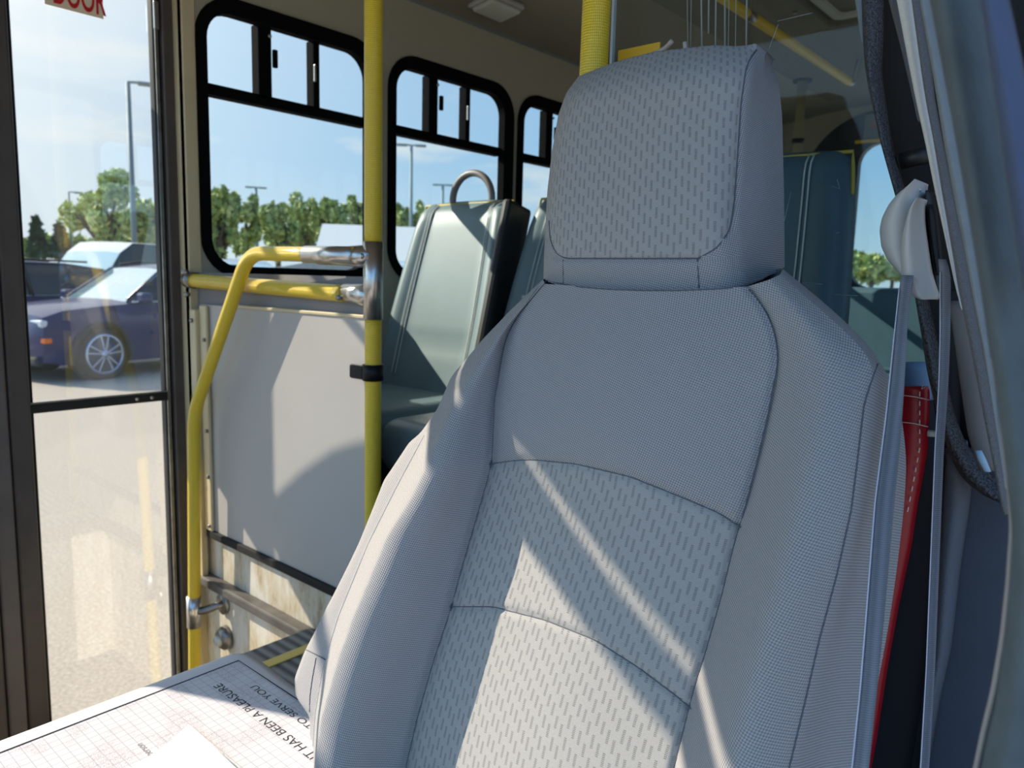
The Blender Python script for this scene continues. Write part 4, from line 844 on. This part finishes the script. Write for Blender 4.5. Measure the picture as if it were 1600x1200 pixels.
lo = [bm.verts.new(Vector(p)) for p in q]; hi = [bm.verts.new(Vector(p) + Vector((0, 0, .0015))) for p in q]; bm.faces.new(lo[::-1]); bm.faces.new(hi)
for i in range(6): bm.faces.new((lo[i], lo[(i + 1) % 6], hi[(i + 1) % 6], hi[i]))
bmo('note', bm, M['plainpaper'], ns)
tube('note_fold', [onZ(297, 1134, 1.1262), onZ(372, 1201, 1.1262)], .0007, mat('fold_edge', lin(205, 205, 195), .8), ns, 5)
# ============================================================ outside: cars, trees, lamps, buildings
def car(name, label, pos, heading, paint, kind='suv', group=None, glass='carglass', scale=1, detail=True, cat='car'):
    root = empty(name, (0, 0, 0), label, cat, group); L0 = 4.8
    # stations along the car: (x, half width, z bottom, z belt, z top, half width top)
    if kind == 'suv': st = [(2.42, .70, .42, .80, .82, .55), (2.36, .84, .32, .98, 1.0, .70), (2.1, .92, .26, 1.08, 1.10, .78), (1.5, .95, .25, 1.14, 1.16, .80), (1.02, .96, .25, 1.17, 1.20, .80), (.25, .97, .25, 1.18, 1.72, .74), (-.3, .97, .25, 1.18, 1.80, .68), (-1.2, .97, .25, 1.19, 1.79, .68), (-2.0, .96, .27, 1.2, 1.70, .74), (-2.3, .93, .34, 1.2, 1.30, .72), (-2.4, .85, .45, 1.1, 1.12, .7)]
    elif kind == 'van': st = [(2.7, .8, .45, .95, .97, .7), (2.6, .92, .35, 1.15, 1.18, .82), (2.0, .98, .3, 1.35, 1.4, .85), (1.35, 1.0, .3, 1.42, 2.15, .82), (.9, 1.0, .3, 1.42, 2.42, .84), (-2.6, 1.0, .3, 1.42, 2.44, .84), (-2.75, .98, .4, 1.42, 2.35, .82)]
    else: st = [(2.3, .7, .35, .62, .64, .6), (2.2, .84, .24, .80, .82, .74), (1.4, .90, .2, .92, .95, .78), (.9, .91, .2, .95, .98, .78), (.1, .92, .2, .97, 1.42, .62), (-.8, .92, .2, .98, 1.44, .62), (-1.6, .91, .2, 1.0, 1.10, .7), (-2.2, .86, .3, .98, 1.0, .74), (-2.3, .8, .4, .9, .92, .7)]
    V = []; Fc = []; MI = []
    for (x, hw, zb, zm, zt_, ht_) in st:
        V += [(x, -hw * .92, zb), (x, -hw, (zb + zm) / 2 + .05), (x, -hw * .97, zm), (x, -ht_, zt_), (x, -ht_ * .5, zt_ + .03), (x, ht_ * .5, zt_ + .03), (x, ht_, zt_), (x, hw * .97, zm), (x, hw, (zb + zm) / 2 + .05), (x, hw * .92, zb)]
    n = 10
    for i in range(len(st) - 1):
        cab0, cab1 = st[i][4] - st[i][3] > .15, st[i + 1][4] - st[i + 1][3] > .15
        for k in range(n):
            a, b = i * n + k, i * n + (k + 1) % n; Fc.append((a, b, b + n, a + n)); g = 0
            if k in (2, 6) and cab0 and cab1: g = 2
            if k in (2, 6) and (cab0 != cab1): g = 2
            if k in (3, 4, 5) and (cab0 != cab1): g = 1
            MI.append(g)
    Fc.append(tuple(range(n))[::-1]); MI.append(0); Fc.append(tuple(range((len(st) - 1) * n, len(st) * n))); MI.append(0)
    Mx = Matrix.Translation(pos) @ Matrix.Rotation(heading, 4, 'Z') @ Matrix.Diagonal((scale, scale, scale, 1))
    root.location = pos
    tf = lambda P: [Mx @ Vector(p) for p in P]
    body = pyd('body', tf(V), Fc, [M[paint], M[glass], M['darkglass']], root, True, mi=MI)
    es = body.modifiers.new('e', 'EDGE_SPLIT'); es.split_angle = R_(38)
    wr = .40 if kind != 'sedan' else .33; zx = {'suv': (1.52, -1.42), 'van': (1.75, -1.7), 'sedan': (1.4, -1.35)}[kind]; hw = st[3][1]
    for wx in zx:
        for sy_ in (-1, 1):
            y = sy_ * (hw - .10); wl = tube('wheel', tf([(wx, y - .11 * sy_, wr), (wx, y + .10 * sy_, wr), (wx, y + .115 * sy_, wr)]), [wr * scale, wr * scale, wr * .92 * scale], M['tire'], root, 36)
            if detail:
                rm = tube('rim', tf([(wx, y + .112 * sy_, wr), (wx, y + .125 * sy_, wr)]), wr * .74 * scale, mat('rim_shadow', lin(70, 78, 92), .5, .3), wl, 32)
                bm = bmesh.new()
                for s_ in range(10):
                    a = 2 * math.pi * s_ / 10 + (.10 if s_ % 2 else -.10)
                    addbox(bm, .05, wr * .74, -.02, .02, -.012, .012, .004, Mx @ Matrix.Translation((wx, y + .13 * sy_, wr)) @ Matrix.Rotation(a, 4, 'Y'))
                bmo('spokes', bm, M['rim'], wl)
                ring = [(wx + math.cos(q) * wr * .74, y + .128 * sy_, wr + math.sin(q) * wr * .74) for q in np.linspace(0, 2 * math.pi, 33)]
                tube('rim_lip', tf(ring), .022 * scale, M['rim'], wl, 8, cap=False); tube('hub_cap', tf([(wx, y + .12 * sy_, wr), (wx, y + .15 * sy_, wr)]), .06 * scale, M['rim'], wl, 16)
            arc = [(wx + math.cos(q) * (wr + .06), sy_ * (hw + .003), wr + math.sin(q) * (wr + .06)) for q in np.linspace(-.15, math.pi + .15, 20)]
            tube('wheel_arch', tf(arc), .045 * scale, M['tire'], root, 8)
            # dark well behind the wheel
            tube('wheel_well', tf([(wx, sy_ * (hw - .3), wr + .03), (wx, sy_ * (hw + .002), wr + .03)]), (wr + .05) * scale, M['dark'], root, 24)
    if detail:
        for sy_ in (-1, 1):
            z = .90 if kind == 'suv' else (.95 if kind == 'van' else .68); x = st[1][0]
            bm = bmesh.new(); addbox(bm, x - .30, x + .03, sy_ * .60 - .24, sy_ * .60 + .24, z - .07, z + .05, .03, None)
            bmesh.ops.transform(bm, matrix=Mx, verts=bm.verts); bmo('headlamp', bm, M['headlamp'], root)
            bm = bmesh.new(); addbox(bm, x - .10, x + .02, sy_ * .80 - .08, sy_ * .80 + .08, z - .30, z - .22, .02); bmesh.ops.transform(bm, matrix=Mx, verts=bm.verts); bmo('turn_signal', bm, M['orange'], root)
            bm = bmesh.new(); addbox(bm, .72, .92, sy_ * 1.02 - .09, sy_ * 1.02 + .09, st[4][3] + .02, st[4][3] + .18, .04); bmesh.ops.transform(bm, matrix=Mx, verts=bm.verts); bmo('wing_mirror', bm, M[paint], root)
        for sy_ in (-1, 1):
            if kind == 'suv':
                tube('window_trim', tf([(1.0, sy_ * .955, 1.20), (-2.0, sy_ * .955, 1.215)]), .014, M['rim'], root, 6)
                tube('window_trim', tf([(.98, sy_ * .80, 1.24), (.25, sy_ * .675, 1.735), (-.3, sy_ * .695, 1.80), (-1.2, sy_ * .695, 1.79), (-2.0, sy_ * .67, 1.70)]), .02, M[paint], root, 6)
                tube('roof_rail', tf([(.1, sy_ * .62, 1.80), (-.3, sy_ * .62, 1.86), (-1.7, sy_ * .62, 1.84)]), .02, M['blackm'], root, 6)
                tube('door_pillar', tf([(-.45, sy_ * .965, 1.2), (-.45, sy_ * .69, 1.79)]), .03, M['black'], root, 6)
        xg = st[0][0]; bm = bmesh.new(); addbox(bm, xg - .10, xg + .015, -.55, .55, .48 if kind != 'sedan' else .35, .74 if kind != 'sedan' else .55, .03); bmesh.ops.transform(bm, matrix=Mx, verts=bm.verts); bmo('grille', bm, M['blackm'], root)
        bm = bmesh.new(); addbox(bm, xg - .12, xg + .03, -.75, .75, .26, .40, .04); bmesh.ops.transform(bm, matrix=Mx, verts=bm.verts); bmo('bumper', bm, M['tire'], root)
    return root
hd = math.atan2(-.975, .22)
wf = onZ(158, 592, 0)
def carpos(wp, heading, wx=1.52, side=1, hw=.85):      # put the front wheel's contact at wp
    c, s_ = math.cos(heading), math.sin(heading); return (wp[0] - (wx * c - side * hw * s_), wp[1] - (wx * s_ + side * hw * c), 0)
p1 = carpos(wf, hd); car('parked_suv', 'dark blue sport utility car with alloy wheels nearest the bus door', p1, hd, 'navycar')
d_ = Vector((math.cos(hd), math.sin(hd), 0)); sd_ = Vector((d_.y, -d_.x, 0))
p2_ = Vector(p1) + sd_ * 2.9 + d_ * 1.35; car('parked_suv', 'dark blue car parked just beyond the nearest one, its windscreen showing', tuple(p2_), hd, 'navycar')
p3_ = Vector(p1) + sd_ * 6.0 + d_ * 3.5; car('parked_car', 'silver car at the left edge behind the two dark blue cars', tuple(p3_), hd, 'silvercar', 'suv', detail=False)
def carat(name, label, x, D, heading, paint, kind, detail=False, cat='car', scale=1):
    p = far(x, 420, D); return car(name, label, (p[0], p[1], 0), heading, paint, kind, detail=detail, cat=cat, scale=scale)
carat('parked_van', 'white van with a raised roof behind the dark blue cars', 205, 24, hd + .25, 'whitecar', 'van', True, 'van')
carat('parked_car', 'white car far off to the left of the white van', 45, 30, hd, 'whitecar', 'suv')
carat('parked_car', 'red car far off between the white cars at left', 95, 36, hd, 'redcar', 'sedan')
carat('parked_car', 'silver car at the lower left corner of the first side window', 368, 20, hd + .9, 'silvercar', 'suv', scale=1.12)
carat('parked_car', 'red car beyond the silver one in the first side window', 452, 25, hd + .6, 'redcar', 'suv')
carat('parked_car', 'white car behind the steel rail fitting in the first side window', 520, 18, hd + 1.3, 'whitecar', 'suv', scale=1.05)
carat('parked_car', 'white car at the lower corner of the second side window', 625, 12.5, hd + 1.35, 'whitecar', 'suv', scale=1.08)
carat('parked_car', 'silver car to the right in the second side window', 672, 19, hd + 1.4, 'silvercar', 'suv')

def lamppost(x, ytop, D, label, arms=1, r=.09):
    p = far(x, ytop, D); o = empty('street_lamp', (p[0], p[1], 0), label, 'street lamp'); u = Vector((-p[1], p[0], 0)).normalized() * -1
    tube('pole', [(p[0], p[1], 0), (p[0], p[1], p[2])], [r * 1.2, r * .8], M['pole'], o, 10); tube('base', [(p[0], p[1], 0), (p[0], p[1], .7)], .28, M['sid'], o, 12)
    for s_ in ((1,) if arms == 1 else (1, -1)):
        a = Vector(p); b = a + u * s_ * (.35 if arms == 1 else .28)
        tube('arm', [a, b + Vector((0, 0, .02))], r * .5, M['pole'], o, 8)
        bm = bmesh.new(); addbox(bm, -.28, .28, -.15, .15, -.06, .05, .03, Matrix.Translation(b + u * s_ * .22) @ Matrix.Rotation(math.atan2(u.y, u.x), 4, 'Z')); bmo('lamp_head', bm, M['pole'], o)
lamppost(200, 128, 30, 'tall single-arm lamp post seen through the door glass')
lamppost(643, 227, 42, 'tall double-head lamp post in the second side window', 2)
lamppost(400, 293, 62, 'double-head lamp post above the trees in the first side window', 2, .12)
lamppost(692, 289, 60, 'double-head lamp post left of the passenger seat grab handle', 2, .12)
lamppost(107, 300, 60, 'thin lamp post at the left of the bright tree', 1, .08)

def tree(x, ytop, hwpx, D, label, lm='leafb', n=2600, ybot=None, seed=0, group=None, shape='round', leaf=.22, name='tree', cat='tree', sparse=.0):
    rg = np.random.default_rng(seed + 11); p = far(x, ytop, D); dirx = ray(x, 420); dep = D * abs((ray(x, 420) @ _fw) / math.hypot(dirx[0], dirx[1])); pw = hwpx * dep / F; H_ = p[2]; zb = .3 if ybot is None else far(x, ybot, D)[2]
    o = empty(name, (p[0], p[1], 0), label, cat, group); u = np.array([-p[1], p[0], 0]) / math.hypot(p[0], p[1])
    hz = (H_ - zb) / 2; cz = zb + hz; C_ = []
    if shape == 'cone':
        k = rg.uniform(0, 1, n) ** .6; z = H_ - (H_ - zb) * k; a = rg.uniform(0, 2 * math.pi, n); rr = pw * k * rg.uniform(.5, 1.05, n); C_ = np.stack([p[0] + rr * np.cos(a), p[1] + rr * np.sin(a), z], 1)
    else:
        nb = 26; bl = rg.normal(size=(nb, 3)); bl /= np.linalg.norm(bl, axis=1)[:, None]; bl *= rg.uniform(.35, .82, nb)[:, None]; br = rg.uniform(.22, .40, nb) * (1 - sparse)
        pick = rg.integers(0, nb, n); q = rg.normal(size=(n, 3)); q /= np.linalg.norm(q, axis=1)[:, None]; q = bl[pick] + q * (br[pick] * rg.uniform(.6, 1, n))[:, None]
        C_ = np.stack([p[0] + q[:, 0] * pw, p[1] + q[:, 1] * pw, cz + q[:, 2] * hz], 1)
    A = rg.normal(size=(n, 3)); A /= np.linalg.norm(A, axis=1)[:, None]; B = np.cross(A, rg.normal(size=(n, 3))); B /= np.linalg.norm(B, axis=1)[:, None]
    s_ = leaf * rg.uniform(.6, 1.3, n)[:, None]; V = np.stack([C_ - A * s_, C_ - B * s_ * .55, C_ + A * s_, C_ + B * s_ * .55], 1).reshape(-1, 3)
    pyd('foliage', V, np.arange(4 * n).reshape(n, 4), M[lm], o)
    Pt = [(p[0], p[1], 0), (p[0] + .1, p[1], zb + hz * .6), (p[0], p[1], H_ * .85)]; tube('trunk', Pt, [pw * .09 + .08, pw * .06 + .05, .03], M['bark'], o, 8)
    if shape != 'cone':
        for k in range(6):
            a = rg.uniform(0, 6.28); zz_ = zb + hz * rg.uniform(.2, .9); tube('branch', [(p[0], p[1], zz_ - .4), (p[0] + math.cos(a) * pw * .6, p[1] + math.sin(a) * pw * .6, zz_ + hz * .5)], [.09, .03], M['bark'], o, 6)
    return o
_fw = RM @ np.array([0, 0, -1.0])
tree(160, 248, 66, 34, 'bright loose tree beside the lamp post seen through the door glass', 'leafa', 2200, 402, 1, leaf=.16, sparse=.3)
tree(222, 305, 34, 36, 'lower bright tree at the right edge of the door glass', 'leafa', 900, 402, 2, leaf=.26, sparse=.1)
tree(56, 340, 14, 60, 'dark conifer left of the other conifer beyond the parking lot', 'leafc', 900, 400, 3, shape='cone', leaf=.35)
tree(93, 350, 15, 60, 'dark conifer just left of the bright tree', 'leafc', 900, 400, 4, shape='cone', leaf=.35)
for i, (x, yt, hw_, D, lb) in enumerate([(338, 286, 42, 34, 'big dark tree at the left of the first side window'), (382, 300, 34, 36, 'dark tree beside the double lamp post in the first window'), (432, 322, 34, 40, 'medium tree right of the lamp post in the first window'), (474, 308, 34, 40, 'taller tree in the middle of the row in the first window'), (520, 312, 36, 42, 'round tree above the white gable'), (565, 306, 30, 42, 'tree behind the yellow grab pole'), (628, 318, 30, 44, 'tree at the left of the second window'), (655, 322, 26, 44, 'tree just left of the passenger seat back')]):
    tree(x, yt - 12, hw_, D + 9 * (i % 2), lb, 'leafb', 3200, 412, 20 + i, 'row of trees behind the parking lot', leaf=.17, sparse=.2)
hg = []
for i, x in enumerate(range(-30, 250, 24)): tree(x, 366 + (i * 7) % 13, 15, 66 + 12 * (i % 2), '', 'leafa', 500, 398, 50 + i, leaf=.5, name='hedge_bush', cat='bush')
for i, o in enumerate([o for o in COL.objects if o.name.startswith('hedge_bush')]): o['label'] = 'low yellow-green bush in the hedge beyond the parking lot'; o['group'] = 'hedge beyond the parking lot'
for i in range(4):
    x = 1300 + i * 32; D = 55 + 14 * (i % 2); tree(x, 388 + (i * 5) % 17, 24, D, 'far tree seen through the rear window', 'leafb', 900, 440, 80 + i, 'trees seen through the rear window', leaf=.5)
# building with a pale gable roof
def building(x0_, x1_, D, z0_, z1_, label):
    a, b = far(x0_, 420, D), far(x1_, 420, D); u = Vector((b - a)); u.z = 0; Lw = u.length; u.normalize(); v = Vector((-u.y, u.x, 0)) 
    if v.dot(Vector(a)) < 0: v = -v
    o = empty('pale_building', (a[0], a[1], 0), label, 'building'); A = Vector((a[0], a[1], 0)); Dp = 8
    V = [A, A + u * Lw, A + u * Lw + v * Dp, A + v * Dp]; V += [q + Vector((0, 0, z0_)) for q in V[:4]]
    pyd('walls', V, [(0, 1, 5, 4), (1, 2, 6, 5), (2, 3, 7, 6), (3, 0, 4, 7)], M['sid'], o)
    e = .5; r1, r2 = A + v * Dp / 2 + Vector((0, 0, z1_)) - u * e, A + v * Dp / 2 + Vector((0, 0, z1_)) + u * (Lw + e)
    E_ = [A - u * e - v * e + Vector((0, 0, z0_ - .1)), A + u * (Lw + e) - v * e + Vector((0, 0, z0_ - .1)), A + u * (Lw + e) + v * (Dp + e) + Vector((0, 0, z0_ - .1)), A - u * e + v * (Dp + e) + Vector((0, 0, z0_ - .1))]
    ro = pyd('roof', E_ + [r1, r2], [(0, 1, 5, 4), (2, 3, 4, 5), (0, 4, 3), (1, 2, 5)], M['roofm'], o); ms = ro.modifiers.new('s', 'SOLIDIFY'); ms.thickness = .15
    for k in range(4): q = A + u * (Lw * (k + .5) / 4) - v * .02; bm = bmesh.new(); addbox(bm, -.7, .7, -.03, .03, .8, 2.0, 0, Matrix.Translation(q) @ Matrix.Rotation(math.atan2(u.y, u.x), 4, 'Z')); bmo('window', bm, M['darkglass'], o)
building(512, 690, 30, 2.4, 3.9, 'low pale building with a light metal roof beyond the parked cars')
grs = box('grass_verge', -110, -42, -60, 120, -.1, .06, M['grass']); struct(grs)
